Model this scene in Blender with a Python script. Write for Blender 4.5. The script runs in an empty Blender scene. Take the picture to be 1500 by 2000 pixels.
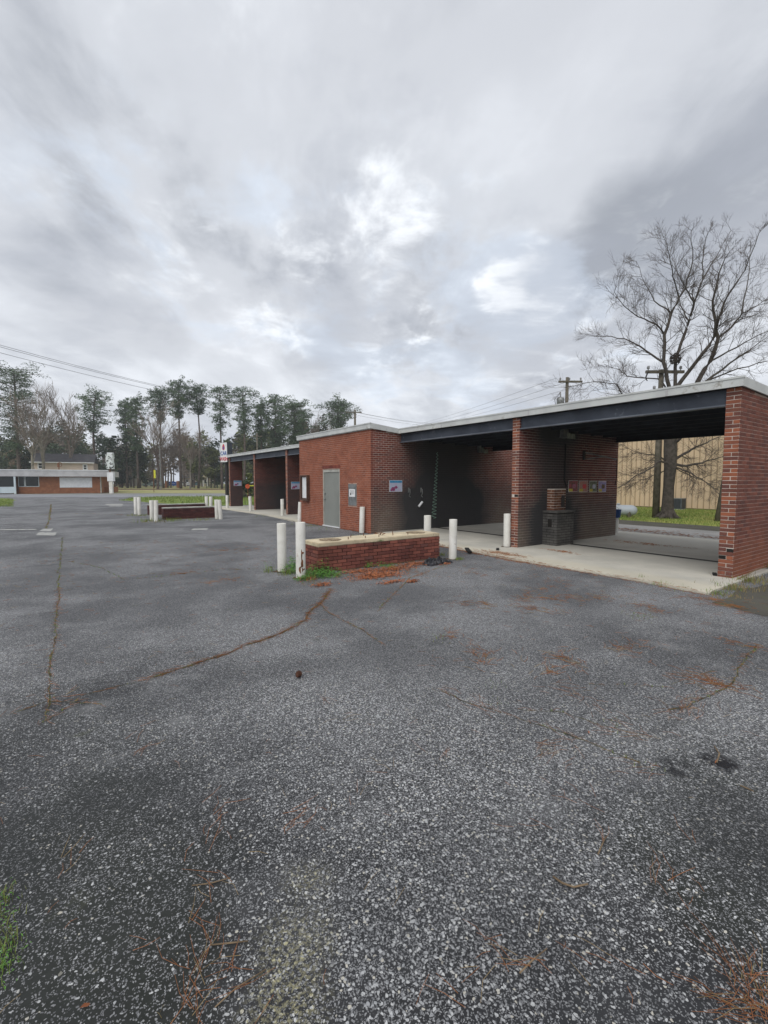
import bpy, bmesh, math, random
from mathutils import Vector, Matrix, noise as mnoise
R = random.Random(7)
sc = bpy.context.scene
COL = sc.collection
# ------------------------------------------------------------------ camera
YAW, FPX, HOFF = 0.6175, 900.0, 60.0
PITCH = -math.atan(HOFF / FPX)
CAM = Vector((-9.334, -2.894, 1.68))
cd = bpy.data.cameras.new('camera'); cam = bpy.data.objects.new('camera', cd); COL.objects.link(cam)
cd.sensor_fit = 'VERTICAL'; cd.sensor_height = 36.0; cd.lens = 36.0 * FPX / 2000.0
cd.clip_start = 0.05; cd.clip_end = 3000
cam.location = CAM; cam.rotation_euler = (math.pi / 2 + PITCH, 0, -YAW)
sc.camera = cam
sc.view_settings.view_transform = 'Standard'; sc.view_settings.look = 'None'
sc.view_settings.gamma = 1; sc.view_settings.use_curve_mapping = False
sc.view_settings.exposure = 0.44
sc.cycles.max_bounces = 6; sc.cycles.diffuse_bounces = 4

# ------------------------------------------------------------------ node expression helper
class NT:
    def __init__(s, tree): s.t = tree; s.n = tree.nodes; s.l = tree.links
    def node(s, typ, **kw):
        n = s.n.new(typ)
        for k, v in kw.items(): setattr(n, k, v)
        return n
    def put(s, sock, val):
        if isinstance(val, V): s.l.new(val.s, sock)
        else: sock.default_value = val
    def math(s, op, *a):
        n = s.node('ShaderNodeMath', operation=op)
        for i, x in enumerate(a): s.put(n.inputs[i], x)
        return V(s, n.outputs[0])
    def pos(s):
        g = s.node('ShaderNodeNewGeometry'); x = s.node('ShaderNodeSeparateXYZ'); s.l.new(g.outputs['Position'], x.inputs[0])
        s.P = V(s, g.outputs['Position']); s.isl = V(s, g.outputs['Random Per Island'])
        return [V(s, o) for o in x.outputs]
    def comb(s, x, y, z):
        n = s.node('ShaderNodeCombineXYZ')
        for i, q in enumerate((x, y, z)): s.put(n.inputs[i], q)
        return V(s, n.outputs[0])
    def noise(s, scale, detail=3, rough=.55, vec=None, dist=0):
        n = s.node('ShaderNodeTexNoise'); n.inputs['Scale'].default_value = scale; n.inputs['Detail'].default_value = detail
        n.inputs['Roughness'].default_value = rough; n.inputs['Distortion'].default_value = dist
        if vec is None:
            if not hasattr(s, 'P'): s.pos()
            vec = s.P
        s.l.new(vec.s, n.inputs['Vector']); return V(s, n.outputs['Fac'])
    def voro(s, scale, vec=None, rnd=1):
        n = s.node('ShaderNodeTexVoronoi'); n.inputs['Scale'].default_value = scale; n.inputs['Randomness'].default_value = rnd
        s.l.new((vec or s.P).s, n.inputs['Vector'])
        sp = s.node('ShaderNodeSeparateColor'); s.l.new(n.outputs['Color'], sp.inputs[0])
        return V(s, n.outputs['Distance']), V(s, sp.outputs[0]), V(s, sp.outputs[1])
    def ss(s, x, a, b):
        n = s.node('ShaderNodeMapRange', interpolation_type='SMOOTHSTEP')
        s.put(n.inputs[0], x); s.put(n.inputs[1], a); s.put(n.inputs[2], b)
        return V(s, n.outputs[0])
    def mix(s, f, a, b):
        n = s.node('ShaderNodeMix', data_type='RGBA'); s.put(n.inputs[0], f)
        for i, q in ((6, a), (7, b)):
            if isinstance(q, V): s.l.new(q.s, n.inputs[i])
            else: n.inputs[i].default_value = (*q[:3], 1)
        return V(s, n.outputs[2])
    def objrand(s): return V(s, s.node('ShaderNodeObjectInfo').outputs['Random'])
class V:
    def __init__(s, nt, sock): s.nt = nt; s.s = sock
    def __add__(s, o): return s.nt.math('ADD', s, o)
    __radd__ = __add__
    def __sub__(s, o): return s.nt.math('SUBTRACT', s, o)
    def __rsub__(s, o): return s.nt.math('SUBTRACT', o, s)
    def __mul__(s, o): return s.nt.math('MULTIPLY', s, o)
    __rmul__ = __mul__
    def __truediv__(s, o): return s.nt.math('DIVIDE', s, o)
    def max(s, o): return s.nt.math('MAXIMUM', s, o)
    def min(s, o): return s.nt.math('MINIMUM', s, o)
    def clamp(s):
        v = s.nt.math('MULTIPLY', s, 1.0); v.s.node.use_clamp = True; return v
    def pow(s, o): return s.nt.math('POWER', s, o)
    def abs(s): return s.nt.math('ABSOLUTE', s)
    def fract(s): return s.nt.math('FRACT', s)

MATS = {}
def new_mat(name):
    m = bpy.data.materials.new(name); m.use_nodes = True; MATS[name] = m
    nt = NT(m.node_tree); b = m.node_tree.nodes['Principled BSDF']
    return m, nt, b
def fin(nt, b, col, rough=.85, bump=None, bs=.3, bd=.01, metal=0, spec=.3):
    if isinstance(col, V): nt.l.new(col.s, b.inputs['Base Color'])
    else: b.inputs['Base Color'].default_value = (*col, 1)
    nt.put(b.inputs['Roughness'], rough); b.inputs['Metallic'].default_value = metal
    b.inputs['Specular IOR Level'].default_value = spec
    if bump is not None:
        n = nt.node('ShaderNodeBump'); n.inputs['Strength'].default_value = bs; n.inputs['Distance'].default_value = bd
        nt.l.new(bump.s, n.inputs['Height']); nt.l.new(n.outputs[0], b.inputs['Normal'])
def simple(name, c1, c2=None, scale=6, rough=.8, metal=0, bs=.25, fine=60, rnd=0, spec=.3, dirt=None, dz=None):
    """noise-mottled surface between c1 and c2; optional speckled dirt colour"""
    if c2 is None: c2 = tuple(x * .75 for x in c1)
    m, nt, b = new_mat(name); x, y, z = nt.pos()
    n1 = nt.noise(scale, 5, .6); n2 = nt.noise(fine, 3, .6)
    col = nt.mix(nt.ss(n1, .35, .65), c1, c2)
    if rnd:
        r = (nt.isl * .5 + nt.objrand() * .5)
        col = nt.mix(r * rnd, col, tuple(q * .45 for q in c2))
    if dirt: col = nt.mix(nt.ss(nt.noise(scale * 2.3, 6, .7), dirt[1], dirt[1] + .1), col, dirt[0])
    if dz: col = nt.mix(nt.ss(z + nt.noise(9, 4) * .2, dz[0] + .1, dz[0] - .1) * dz[1], col, dz[2])
    fin(nt, b, col, rough, n2, bs, .004, metal, spec)
    return m

# ------------------------------------------------------------------ world + sun
def ray(px, py):
    f = Vector((math.sin(YAW), math.cos(YAW), 0)); r = Vector((math.cos(YAW), -math.sin(YAW), 0))
    fw = f * math.cos(PITCH) + Vector((0, 0, math.sin(PITCH))); up = Vector((0, 0, math.cos(PITCH))) - f * math.sin(PITCH)
    return fw + r * ((px - 750) / FPX) + up * ((1000 - py) / FPX)
w = bpy.data.worlds.new('World'); sc.world = w; w.use_nodes = True
wt = NT(w.node_tree); wt.n.clear()
tc = wt.node('ShaderNodeTexCoord'); D = V(wt, tc.outputs['Generated']); wt.P = D
sp = wt.node('ShaderNodeSeparateXYZ'); wt.l.new(D.s, sp.inputs[0]); dx, dy, dz_ = [V(wt, o) for o in sp.outputs]
sky = wt.node('ShaderNodeTexSky', sky_type='NISHITA'); sky.sun_disc = False
SUN_EL, SUN_AZ = math.radians(52), math.radians(-118)   # az measured from +Y toward +X
sky.sun_elevation = SUN_EL; sky.sun_rotation = SUN_AZ
SKYC = V(wt, sky.outputs[0])
fx, fy = math.sin(YAW), math.cos(YAW)
zc = (dz_.max(0.0)) + .16
u = (dx * fy - dy * fx) / zc            # across the view
v = (dx * fx + dy * fy) / zc            # along the view: the cloud streets run that way
wp = wt.noise(1.1, 3, .5, wt.comb(u, v * .5, 0.3))
cs = wt.comb(u * 1.15 + wp * .7, v * .42 + wp * .5, 3.7)
n1 = wt.noise(.95, 9, .53, cs, .15)
n2 = wt.noise(2.6, 9, .6, wt.comb(u + wp * .5, v * .8, 9.1), .15)
n3 = wt.noise(.55, 3, .5, wt.comb(u, v * .5, 21.3))
def blob(px, py, k, lo=0.0):
    d = ray(px, py).normalized()
    vm = wt.node('ShaderNodeVectorMath', operation='DOT_PRODUCT'); wt.l.new(D.s, vm.inputs[0]); vm.inputs[1].default_value = d
    c = V(wt, vm.outputs['Value'])
    return wt.ss(c, math.cos(k), 1.0)
bright = blob(735, 420, .32) * .5 + blob(560, 520, .2) * .5 + blob(985, 560, .17) * .9 + blob(1060, 690, .25) * .6 + blob(1060, 490, .1) * .5 + blob(840, 780, .35) * .45 + blob(380, 480, .3) * .25 + blob(130, 420, .35) * .25
dark = blob(180, 170, .2) * .35 + blob(310, 330, .2) * .5 + blob(440, 480, .14) * .6 + blob(560, 610, .13) * .45 + blob(1240, 480, .14) * .5 + blob(1090, 555, .1) * .6 + blob(870, 640, .1) * .6 + blob(1130, 300, .25) * -.1 + blob(650, 50, .2) * -.3 + blob(250, 560, .1) * -.5 + blob(900, 440, .14) * .55 + blob(1130, 500, .2) * .2 + blob(950, 130, .6) * .35 + blob(330, 300, .35) * .3 + blob(300, 620, .3) * .3 + blob(850, 620, .2) * .5
base = (n1 - .5) * 1.15 + (n2 - .5) * .55 * (.4 + bright.min(1.0)) + (n3 - .5) * .5
val = base * 2.1 + bright * .28 - dark * .34 + .52
cl = wt.mix(wt.ss(val, .05, .5), (.32, .342, .385), (.595, .62, .665))
cl = wt.mix(wt.ss(val, .5, 1.0), cl, (.80, .83, .88))
warm = wt.ss(wt.noise(.9, 2, .5, wt.comb(u, v, 40.)), .42, .68) * .5
cl = wt.mix(warm, cl, (.53, .545, .585))
gap = wt.ss(n2 + bright * .14, .56, .70) * wt.ss(bright, .1, .5) * .4
cl = wt.mix(gap, cl, (.56, .66, .80))
n4 = wt.noise(5.5, 8, .6, wt.comb(u + wp * .9, v * 1.0, 31.0), .2)
hb = blob(770, 385, .11) * .75 + blob(700, 460, .13) * .5 + blob(580, 500, .08) * .6 + blob(975, 560, .065) * 1.1 + blob(1050, 490, .045) * .7 + blob(790, 640, .10) * .5 + blob(1050, 690, .16) * .35 + blob(530, 650, .1) * .5 + blob(360, 480, .1) * .4
hl = wt.ss(n2 * .35 + n4 * .65 + hb * .07, .47, .68) * wt.ss(hb + (n4 - .5) * 1.6 + (n2 - .5) * .8, .0, 1.0)
cl = wt.mix((hl * .9).clamp(), cl, (.93, .96, 1.0))
sh = wt.ss(n4 * .35 + n1 * .65 - bright * .05, .54, .38) * .4
cl = wt.mix(sh, cl, (.365, .39, .45))
hz = wt.ss(dz_, .16, 0.0)
cl = wt.mix(hz * .55, cl, (.58, .63, .72))
cl = wt.mix(wt.ss(dz_, 0.0, -.06), cl, (.10, .10, .09))
bg1 = wt.node('ShaderNodeBackground'); wt.l.new(cl.s, bg1.inputs[0]); bg1.inputs[1].default_value = .93
bg2 = wt.node('ShaderNodeBackground'); wt.l.new(SKYC.s, bg2.inputs[0]); bg2.inputs[1].default_value = .05
mx = wt.node('ShaderNodeMixShader'); mx.inputs[0].default_value = .06
wt.l.new(bg1.outputs[0], mx.inputs[1]); wt.l.new(bg2.outputs[0], mx.inputs[2])
wo = wt.node('ShaderNodeOutputWorld'); wt.l.new(mx.outputs[0], wo.inputs[0])
sl = bpy.data.lights.new('sun', 'SUN'); so = bpy.data.objects.new('sun', sl); COL.objects.link(so)
sl.energy = 1.5; sl.angle = math.radians(60); sl.color = (1, .96, .9)
sd = Vector((math.sin(SUN_AZ) * math.cos(SUN_EL), math.cos(SUN_AZ) * math.cos(SUN_EL), math.sin(SUN_EL)))
so.rotation_euler = sd.to_track_quat('Z', 'Y').to_euler(); so.location = (0, 0, 40)

# ------------------------------------------------------------------ survey helpers (photo measurement -> place)
def G(px, py, z=0.0):
    d = ray(px, py); t = (z - CAM.z) / d.z; return CAM + d * t
def WX(px, py, X):
    d = ray(px, py); t = (X - CAM.x) / d.x; return CAM + d * t
def WY(px, py, Y):
    d = ray(px, py); t = (Y - CAM.y) / d.y; return CAM + d * t
def AT(px, py, Z):
    d = ray(px, py); k = Z / (d.x * math.sin(YAW) + d.y * math.cos(YAW)); return CAM + d * k
def CF(X, Z, z=0.0):      # camera-frame ground coordinates (right, forward) to world
    return Vector((CAM.x + X * math.cos(YAW) + Z * math.sin(YAW), CAM.y - X * math.sin(YAW) + Z * math.cos(YAW), z))

# ------------------------------------------------------------------ mesh helpers
class MB:
    def __init__(s): s.v = []; s.f = []
    def add(s, vs, fs):
        o = len(s.v); s.v += [tuple(q) for q in vs]; s.f += [tuple(i + o for i in f) for f in fs]; return s
    def box(s, x0, y0, z0, x1, y1, z1):
        return s.add([(x0, y0, z0), (x1, y0, z0), (x1, y1, z0), (x0, y1, z0), (x0, y0, z1), (x1, y0, z1), (x1, y1, z1), (x0, y1, z1)],
                     [(0, 3, 2, 1), (4, 5, 6, 7), (0, 1, 5, 4), (1, 2, 6, 5), (2, 3, 7, 6), (3, 0, 4, 7)])
    def hexa(s, p):   # 4 bottom, 4 top
        return s.add(p, [(0, 3, 2, 1), (4, 5, 6, 7), (0, 1, 5, 4), (1, 2, 6, 5), (2, 3, 7, 6), (3, 0, 4, 7)])
    def poly(s, pts, z): return s.add([(p[0], p[1], z) for p in pts], [tuple(range(len(pts)))])
    def prism(s, pts, z0, z1):
        n = len(pts); vs = [(p[0], p[1], z0) for p in pts] + [(p[0], p[1], z1) for p in pts]
        return s.add(vs, [tuple(range(n - 1, -1, -1)), tuple(range(n, 2 * n))] + [(i, (i + 1) % n, n + (i + 1) % n, n + i) for i in range(n)])
    def lathe(s, prof, n=16, c=(0, 0, 0)):
        vs = []; m = len(prof)
        for i in range(n):
            a = 2 * math.pi * i / n
            for r, z in prof: vs.append((c[0] + r * math.cos(a), c[1] + r * math.sin(a), c[2] + z))
        fs = [(i * m + j, ((i + 1) % n) * m + j, ((i + 1) % n) * m + j + 1, i * m + j + 1) for i in range(n) for j in range(m - 1)]
        return s.add(vs, fs)
    def tube(s, pts, rad, n=6, cap=True):
        pts = [Vector(p) for p in pts]; k = len(pts)
        if not hasattr(rad, '__len__'): rad = [rad] * k
        vs = []
        for i in range(k):
            t = (pts[min(i + 1, k - 1)] - pts[max(i - 1, 0)])
            t = t.normalized() if t.length > 1e-9 else Vector((0, 0, 1))
            a = t.cross(Vector((0, 0, 1)) if abs(t.z) < .9 else Vector((1, 0, 0))).normalized(); b = t.cross(a)
            for j in range(n):
                q = 2 * math.pi * j / n; vs.append(pts[i] + (a * math.cos(q) + b * math.sin(q)) * rad[i])
        fs = [(i * n + j, i * n + (j + 1) % n, (i + 1) * n + (j + 1) % n, (i + 1) * n + j) for i in range(k - 1) for j in range(n)]
        if cap and n > 2: fs += [tuple(range(n - 1, -1, -1)), tuple(range((k - 1) * n, k * n))]
        return s.add(vs, fs)
    def xform(s, M): s.v = [tuple(M @ Vector(q)) for q in s.v]; return s
    def mesh(s, name, mat, smooth=False):
        me = bpy.data.meshes.new(name); me.from_pydata(s.v, [], s.f); me.update()
        me.materials.append(MATS[mat] if isinstance(mat, str) else mat)
        if smooth: me.polygons.foreach_set('use_smooth', [True] * len(me.polygons))
        return me
    def build(s, name, mat, parent=None, smooth=False, loc=None, rz=None, kind=None):
        o = bpy.data.objects.new(name, s.mesh(name, mat, smooth)); COL.objects.link(o)
        if parent: o.parent = parent
        if loc is not None: o.location = loc
        if rz is not None: o.rotation_euler = (0, 0, rz)
        if kind: o['kind'] = kind
        return o
def tag(o, label, cat, group=None):
    o['label'] = label; o['category'] = cat
    if group: o['group'] = group
    return o
def thing(name, label, cat, loc=(0, 0, 0), rz=0, group=None):
    o = bpy.data.objects.new(name, None); COL.objects.link(o); o.location = loc; o.rotation_euler = (0, 0, rz)
    return tag(o, label, cat, group)
def struct(o): o['kind'] = 'structure'; return o
def copy_tree(o, parent=None):
    c = o.copy(); COL.objects.link(c); c.parent = parent
    for ch in [q for q in o.children]: copy_tree(ch, c)
    return c

# ------------------------------------------------------------------ materials
def mat_asphalt():
    m, nt, b = new_mat('asphalt'); x, y, z = nt.pos()
    big = nt.noise(.35, 5, .6); mid = nt.noise(1.7, 5, .65); fn = nt.noise(38, 3, .6)
    wob = nt.comb(x + (nt.noise(40, 2) - .5) * .022, y + (nt.noise(47, 2) - .5) * .022, 0.0)
    d1, r1, q1 = nt.voro(70, wob); d2, r2, q2 = nt.voro(150, wob)
    # camera distance fall-off is not used: density follows wear patches fixed on the ground
    def patch(px, py, rad, soft=.6):
        p = G(px, py); dd = ((x - p.x) * (x - p.x) + (y - p.y) * (y - p.y)).pow(.5) + (mid - .5) * rad * 1.1
        return nt.ss(dd, rad, rad * (1 - soft))
    worn = patch(1000, 1600, 1.0) * .12 + patch(820, 1880, .5) * .2 + patch(1080, 1330, 2.2) * .2 + patch(620, 1300, 2.0) * .12
    bare = patch(60, 1750, 1.0) * .9 + patch(200, 1950, .55) * .9 + patch(60, 1980, .5) * .5 + patch(1420, 1650, .75) * .9 + patch(1350, 1460, .7) * .5 + patch(330, 1480, .7) * .3 + patch(60, 1450, 1.3) * .5
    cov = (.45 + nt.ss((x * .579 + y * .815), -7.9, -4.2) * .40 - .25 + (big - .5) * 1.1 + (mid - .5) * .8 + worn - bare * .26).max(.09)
    s1 = nt.ss(d1, .44 - .2 * 0, .36) * nt.ss(r1 + cov, .98, 1.02)
    s2 = nt.ss(d2, .55, .42) * nt.ss(r2 + cov, .60, .64)
    binder = nt.mix(nt.ss(mid, .3, .7), (.018, .0185, .0195), (.040, .041, .043))
    binder = nt.mix(bare.clamp() * .6, binder, (.022, .026, .018))
    tan = nt.ss(q1, .86, .9) * .5
    st = nt.mix(q1, (.35, .36, .375), (.68, .69, .69)); st = nt.mix(tan, st, (.5, .44, .3))
    st2 = nt.mix(q2, (.13, .134, .142), (.38, .385, .395))
    c = nt.mix(s2 * .9, binder, st2); c = nt.mix(s1, c, st)
    # dust and silt that softens the stones far off and in streaks
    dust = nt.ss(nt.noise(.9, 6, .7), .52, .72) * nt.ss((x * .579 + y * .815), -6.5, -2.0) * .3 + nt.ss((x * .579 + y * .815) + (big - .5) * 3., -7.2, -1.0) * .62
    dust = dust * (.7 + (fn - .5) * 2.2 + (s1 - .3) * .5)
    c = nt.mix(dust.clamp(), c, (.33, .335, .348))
    yel = patch(575, 1840, .22, .95) * 1.3 + patch(555, 1960, .2, .95) * 1.5 + patch(600, 1720, .15, .95) * .9
    c = nt.mix((yel * nt.ss(nt.noise(60, 4, .7), .46, .6) * (.35 + s1)).clamp(), c, (.46, .43, .26))
    tone = nt.ss(nt.noise(.55, 7, .62, nt.comb(x, y, 8.)), .36, .64)
    c = nt.mix((1 - tone) * .5, c, (.035, .037, .042))
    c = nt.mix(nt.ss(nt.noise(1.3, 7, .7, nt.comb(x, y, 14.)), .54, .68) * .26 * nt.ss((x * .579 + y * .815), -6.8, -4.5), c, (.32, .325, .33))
    moss = nt.ss(nt.noise(2.3, 6, .7), .63, .72) * .35
    c = nt.mix(moss, c, (.07, .075, .045))
    wn = nt.ss(nt.noise(9, 6, .75), .44, .56)
    wet = patch(1405, 1490, .12) * wn * 1.2 + patch(1320, 1500, .13) * wn * .9 + patch(1500, 1640, .5) * .35
    oil = nt.ss(nt.noise(.8, 5, .65, nt.comb(x * .6, y * 1.2, 5.0)), .60, .72) * .38
    c = nt.mix((oil + wet).clamp(), c, (.018, .019, .022))
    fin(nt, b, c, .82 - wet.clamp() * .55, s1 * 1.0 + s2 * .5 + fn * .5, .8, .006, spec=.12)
mat_asphalt()
def mat_road(name, c1, c2):
    m, nt, b = new_mat(name); x, y, z = nt.pos()
    d, r, q = nt.voro(60); c = nt.mix(nt.ss(nt.noise(.5, 6, .65), .35, .65), c1, c2); c = nt.mix(nt.ss(r, .3, 1.) * .4, c, tuple(1.5 * k for k in c1))
    c = nt.mix(nt.ss(nt.noise(.3, 6, .7, nt.comb(x, y * 3, 2.)), .58, .68) * .5, c, tuple(.5 * k for k in c2))
    fin(nt, b, c, .9, nt.noise(60, 3), .5, .004)
mat_road('road_grey', (.23, .235, .25), (.16, .165, .18))
mat_road('alley_grey', (.27, .265, .26), (.19, .19, .185))
def mat_concrete():
    m, nt, b = new_mat('concrete_slab'); x, y, z = nt.pos()
    c = nt.mix(nt.ss(nt.noise(.7, 6, .6), .35, .65), (.52, .50, .44), (.40, .39, .35))
    # darker inside the bays, paler towards the rear, stained near the drain
    inb = nt.ss(x + (nt.noise(2.2, 5) - .5) * 1.2, -.5, 1.3)
    c = nt.mix(inb * .3, c, (.27, .265, .25))
    c = nt.mix(nt.ss(x + (nt.noise(1.6, 5) - .5) * 1.5, 2.4, 4.2) * .5, c, (.55, .53, .47))
    c = nt.mix(nt.ss((x - 2.0).abs() + (nt.noise(3, 5) - .5) * .6, .75, .05) * .35, c, (.09, .09, .09))
    c = nt.mix(nt.ss(nt.noise(5, 6, .7), .55, .75) * .35, c, (.30, .26, .19))
    ed = nt.ss(x + (nt.noise(4, 5) - .5) * .5, -.55, -1.05)
    c = nt.mix(ed * .35, c, (.58, .52, .38))
    fin(nt, b, c, .75, nt.noise(50, 4), .3, .003)
mat_concrete()
def brick_mat(name, lo, hi, soot=None, extra=None, sootcol=(.045, .044, .046), dk=.6):
    m, nt, b = new_mat(name); x, y, z = nt.pos()
    r = (nt.isl + nt.objrand()).fract()
    c = nt.mix(r, lo, hi)
    c = nt.mix(nt.ss(r, .9, .94) * dk, c, (.05, .035, .04))
    c = nt.mix(nt.ss(nt.noise(2.2, 5, .6), .4, .7) * .35, c, tuple(k * .45 for k in lo))
    c = nt.mix(nt.ss(nt.noise(1.0, 6, .7, nt.comb(x, y, z * .5)), .55, .7) * .25, c, (.06, .045, .04))
    c = nt.mix(nt.ss(nt.noise(6, 5, .75), .62, .72) * .3, c, (.36, .31, .27))
    c = nt.mix(nt.ss(nt.noise(45, 4, .7), .5, .75) * .35, c, tuple(min(1, k * 1.5) for k in hi))
    if extra: c = extra(nt, c, x, y, z)
    if soot: c = nt.mix(soot(nt, x, y, z).clamp(), c, sootcol)
    fin(nt, b, c, .9, nt.noise(70, 4, .7), .6, .004)
def mortar_mat(name, c1, c2, soot=None, sootcol=(.05, .05, .052)):
    m, nt, b = new_mat(name); x, y, z = nt.pos()
    c = nt.mix(nt.ss(nt.noise(3, 5, .6), .35, .65), c1, c2)
    if soot: c = nt.mix(soot(nt, x, y, z).clamp(), c, sootcol)
    fin(nt, b, c, .95, nt.noise(90, 3), .5, .003)
# soot that the washing left on the inner bay walls: a band below 1.6 m and a black plume deep in the bay
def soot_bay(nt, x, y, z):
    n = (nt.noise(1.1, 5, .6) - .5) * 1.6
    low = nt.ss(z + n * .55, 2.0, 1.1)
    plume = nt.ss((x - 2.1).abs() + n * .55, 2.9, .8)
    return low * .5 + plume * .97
def pale_low(nt, c, x, y, z):   # lime run-off low on the walls
    k = nt.ss(z + (nt.noise(2.0, 5) - .5) * 1.2, 1.5, .2) * (.25 + nt.noise(7, 5, .7) * .6)
    return nt.mix(k, c, (.30, .27, .20))
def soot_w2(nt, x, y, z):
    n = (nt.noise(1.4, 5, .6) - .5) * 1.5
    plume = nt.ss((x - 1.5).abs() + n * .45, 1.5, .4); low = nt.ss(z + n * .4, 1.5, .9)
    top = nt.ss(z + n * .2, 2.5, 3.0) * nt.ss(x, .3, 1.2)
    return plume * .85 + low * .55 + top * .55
brick_mat('brick_outer', (.13, .048, .038), (.235, .082, .056), extra=lambda nt, c, x, y, z: nt.mix(nt.ss(z + (nt.noise(1.8, 4) - .5) * 1.1, .9, .2) * .6, c, (.26, .088, .042)))
brick_mat('brick_front', (.225, .070, .040), (.32, .102, .054), dk=.22)
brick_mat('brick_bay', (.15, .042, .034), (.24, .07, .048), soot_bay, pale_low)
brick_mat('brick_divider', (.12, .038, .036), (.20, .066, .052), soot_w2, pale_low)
brick_mat('brick_pier', (.11, .05, .045), (.36, .12, .06))
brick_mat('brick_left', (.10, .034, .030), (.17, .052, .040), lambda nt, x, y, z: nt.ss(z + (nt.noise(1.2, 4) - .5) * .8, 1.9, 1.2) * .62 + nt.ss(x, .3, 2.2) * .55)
brick_mat('brick_island', (.13, .045, .038), (.30, .105, .075), extra=lambda nt, c, x, y, z: nt.mix(nt.ss(nt.noise(6, 5, .7), .55, .7) * .4, c, (.06, .05, .045)))
brick_mat('brick_island_dark', (.06, .024, .024), (.12, .045, .04))
mortar_mat('mortar_outer', (.42, .31, .26), (.27, .18, .15))
mortar_mat('mortar_front', (.44, .29, .23), (.30, .17, .13))
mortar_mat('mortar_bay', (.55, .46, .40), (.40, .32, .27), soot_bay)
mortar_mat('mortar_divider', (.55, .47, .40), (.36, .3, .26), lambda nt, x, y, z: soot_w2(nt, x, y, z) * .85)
mortar_mat('mortar_pier', (.62, .56, .50), (.42, .37, .32))
mortar_mat('mortar_dark', (.022, .02, .018), (.014, .012, .011))
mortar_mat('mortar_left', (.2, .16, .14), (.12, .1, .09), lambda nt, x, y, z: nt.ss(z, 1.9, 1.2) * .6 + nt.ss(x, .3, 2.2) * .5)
simple('fascia', (.56, .58, .57), (.47, .485, .48), 1.5, .5, 0, .1, dirt=((.33, .32, .29), .58))
simple('roof_felt', (.2, .2, .2), (.14, .14, .14), 2)
simple('beam_paint', (.055, .065, .085), (.035, .042, .058), 1.6, .55, dirt=((.11, .125, .15), .6))
simple('beam_flange', (.14, .155, .185), (.085, .097, .12), 1.2, .5)
simple('deck_dark', (.030, .035, .045), (.02, .022, .028), 2, .8)
simple('door_paint', (.235, .245, .225), (.205, .215, .198), 1.2, .45, bs=.05)
simple('frame_pale', (.42, .42, .38), (.3, .3, .27), 4, .6)
simple('steel_grey', (.26, .27, .27), (.17, .18, .18), 5, .45, .5, .1)
simple('dark_metal', (.02, .02, .022), (.035, .03, .03), 8, .6)
simple('white_paint', (.70, .69, .65), (.60, .59, .54), 3.5, .5, bs=.12, dirt=((.30, .22, .14), .64), dz=(.06, .6, (.24, .21, .15)))  # foot darkened in the colour: dirt plus contact shade
simple('white_panel', (.72, .74, .76), (.62, .64, .66), 2, .5)
simple('concrete_fill', (.42, .33, .24), (.28, .2, .14), 20, .95)
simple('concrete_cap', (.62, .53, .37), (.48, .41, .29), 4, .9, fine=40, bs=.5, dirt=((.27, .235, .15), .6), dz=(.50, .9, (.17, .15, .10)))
simple('cap_stain', (.24, .18, .115), (.14, .10, .06), 12, 1, bs=.8, dirt=((.40, .34, .24), .5))
simple('soil_shade', (.11, .07, .04), (.06, .04, .025), 14, 1, bs=.8)  # dark brown for the dirt and painted contact shade at feet
simple('moss_dirt', (.15, .14, .06), (.055, .05, .03), 9, 1, bs=.8)
simple('rust', (.2, .08, .035), (.09, .04, .02), 12, .9, dirt=((.4, .38, .33), .6))
simple('brown_case', (.10, .055, .035), (.07, .04, .03), 6, .5)
simple('sheet_white', (.75, .76, .76), (.68, .69, .70), 3, .6)
simple('ink_black', (.02, .02, .02), None, 3)
simple('sign_blue', (.03, .10, .35), (.025, .08, .3), 3, .5)
simple('sign_red', (.55, .03, .05), (.45, .025, .04), 3, .5)
simple('print_blue', (.04, .2, .42), (.07, .3, .5), 20, .4)
simple('print_lilac', (.45, .40, .55), (.40, .50, .62), 9, .4)
simple('print_pink', (.38, .08, .2), (.14, .04, .1), 25, .4)
simple('print_crimson', (.30, .015, .06), (.05, .01, .02), 16, .4)
simple('print_salmon', (.42, .10, .10), (.30, .2, .17), 18, .4)
simple('print_olive', (.03, .05, .035), (.16, .19, .15), 16, .4)
simple('print_sky', (.16, .18, .46), (.42, .3, .45), 18, .4)
simple('print_yellow', (.55, .45, .05), None, 9, .4)
simple('lens_glass', (.30, .32, .26), (.2, .21, .18), 9, .25)
simple('hose_green', (.25, .40, .32), (.18, .3, .24), 9, .4)
simple('blue_plastic', (.02, .08, .26), (.02, .06, .2), 9, .35)
simple('tan_metal', (.64, .49, .335), (.58, .445, .305), .6, .6, bs=.05)
simple('tan_rib', (.40, .30, .20), (.36, .27, .18), .6, .6, bs=.05)
simple('ac_grey', (.14, .17, .19), (.1, .12, .14), 5, .5)
simple('tank_white', (.42, .46, .50), (.34, .37, .4), 2, .4, dirt=((.2, .2, .18), .62))
simple('wood_pole', (.15, .135, .105), (.09, .08, .062), 5, .95, bs=.8)
simple('bark', (.09, .078, .066), (.05, .043, .037), 7, 1, bs=1, fine=30)
simple('bark_pale', (.27, .25, .21), (.18, .165, .14), 2, 1)
simple('bark_pine', (.12, .095, .08), (.075, .06, .052), 2, 1)
simple('twig', (.10, .08, .066), (.07, .055, .048), 2, 1)
simple('twig_far', (.27, .225, .19), (.19, .155, .13), .3, 1, rnd=.4)
simple('needle_far', (.12, .18, .09), (.08, .125, .075), .25, .9, rnd=.6)
simple('leaf_dark', (.075, .115, .055), (.05, .08, .045), .2, .9, rnd=.7)
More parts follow.
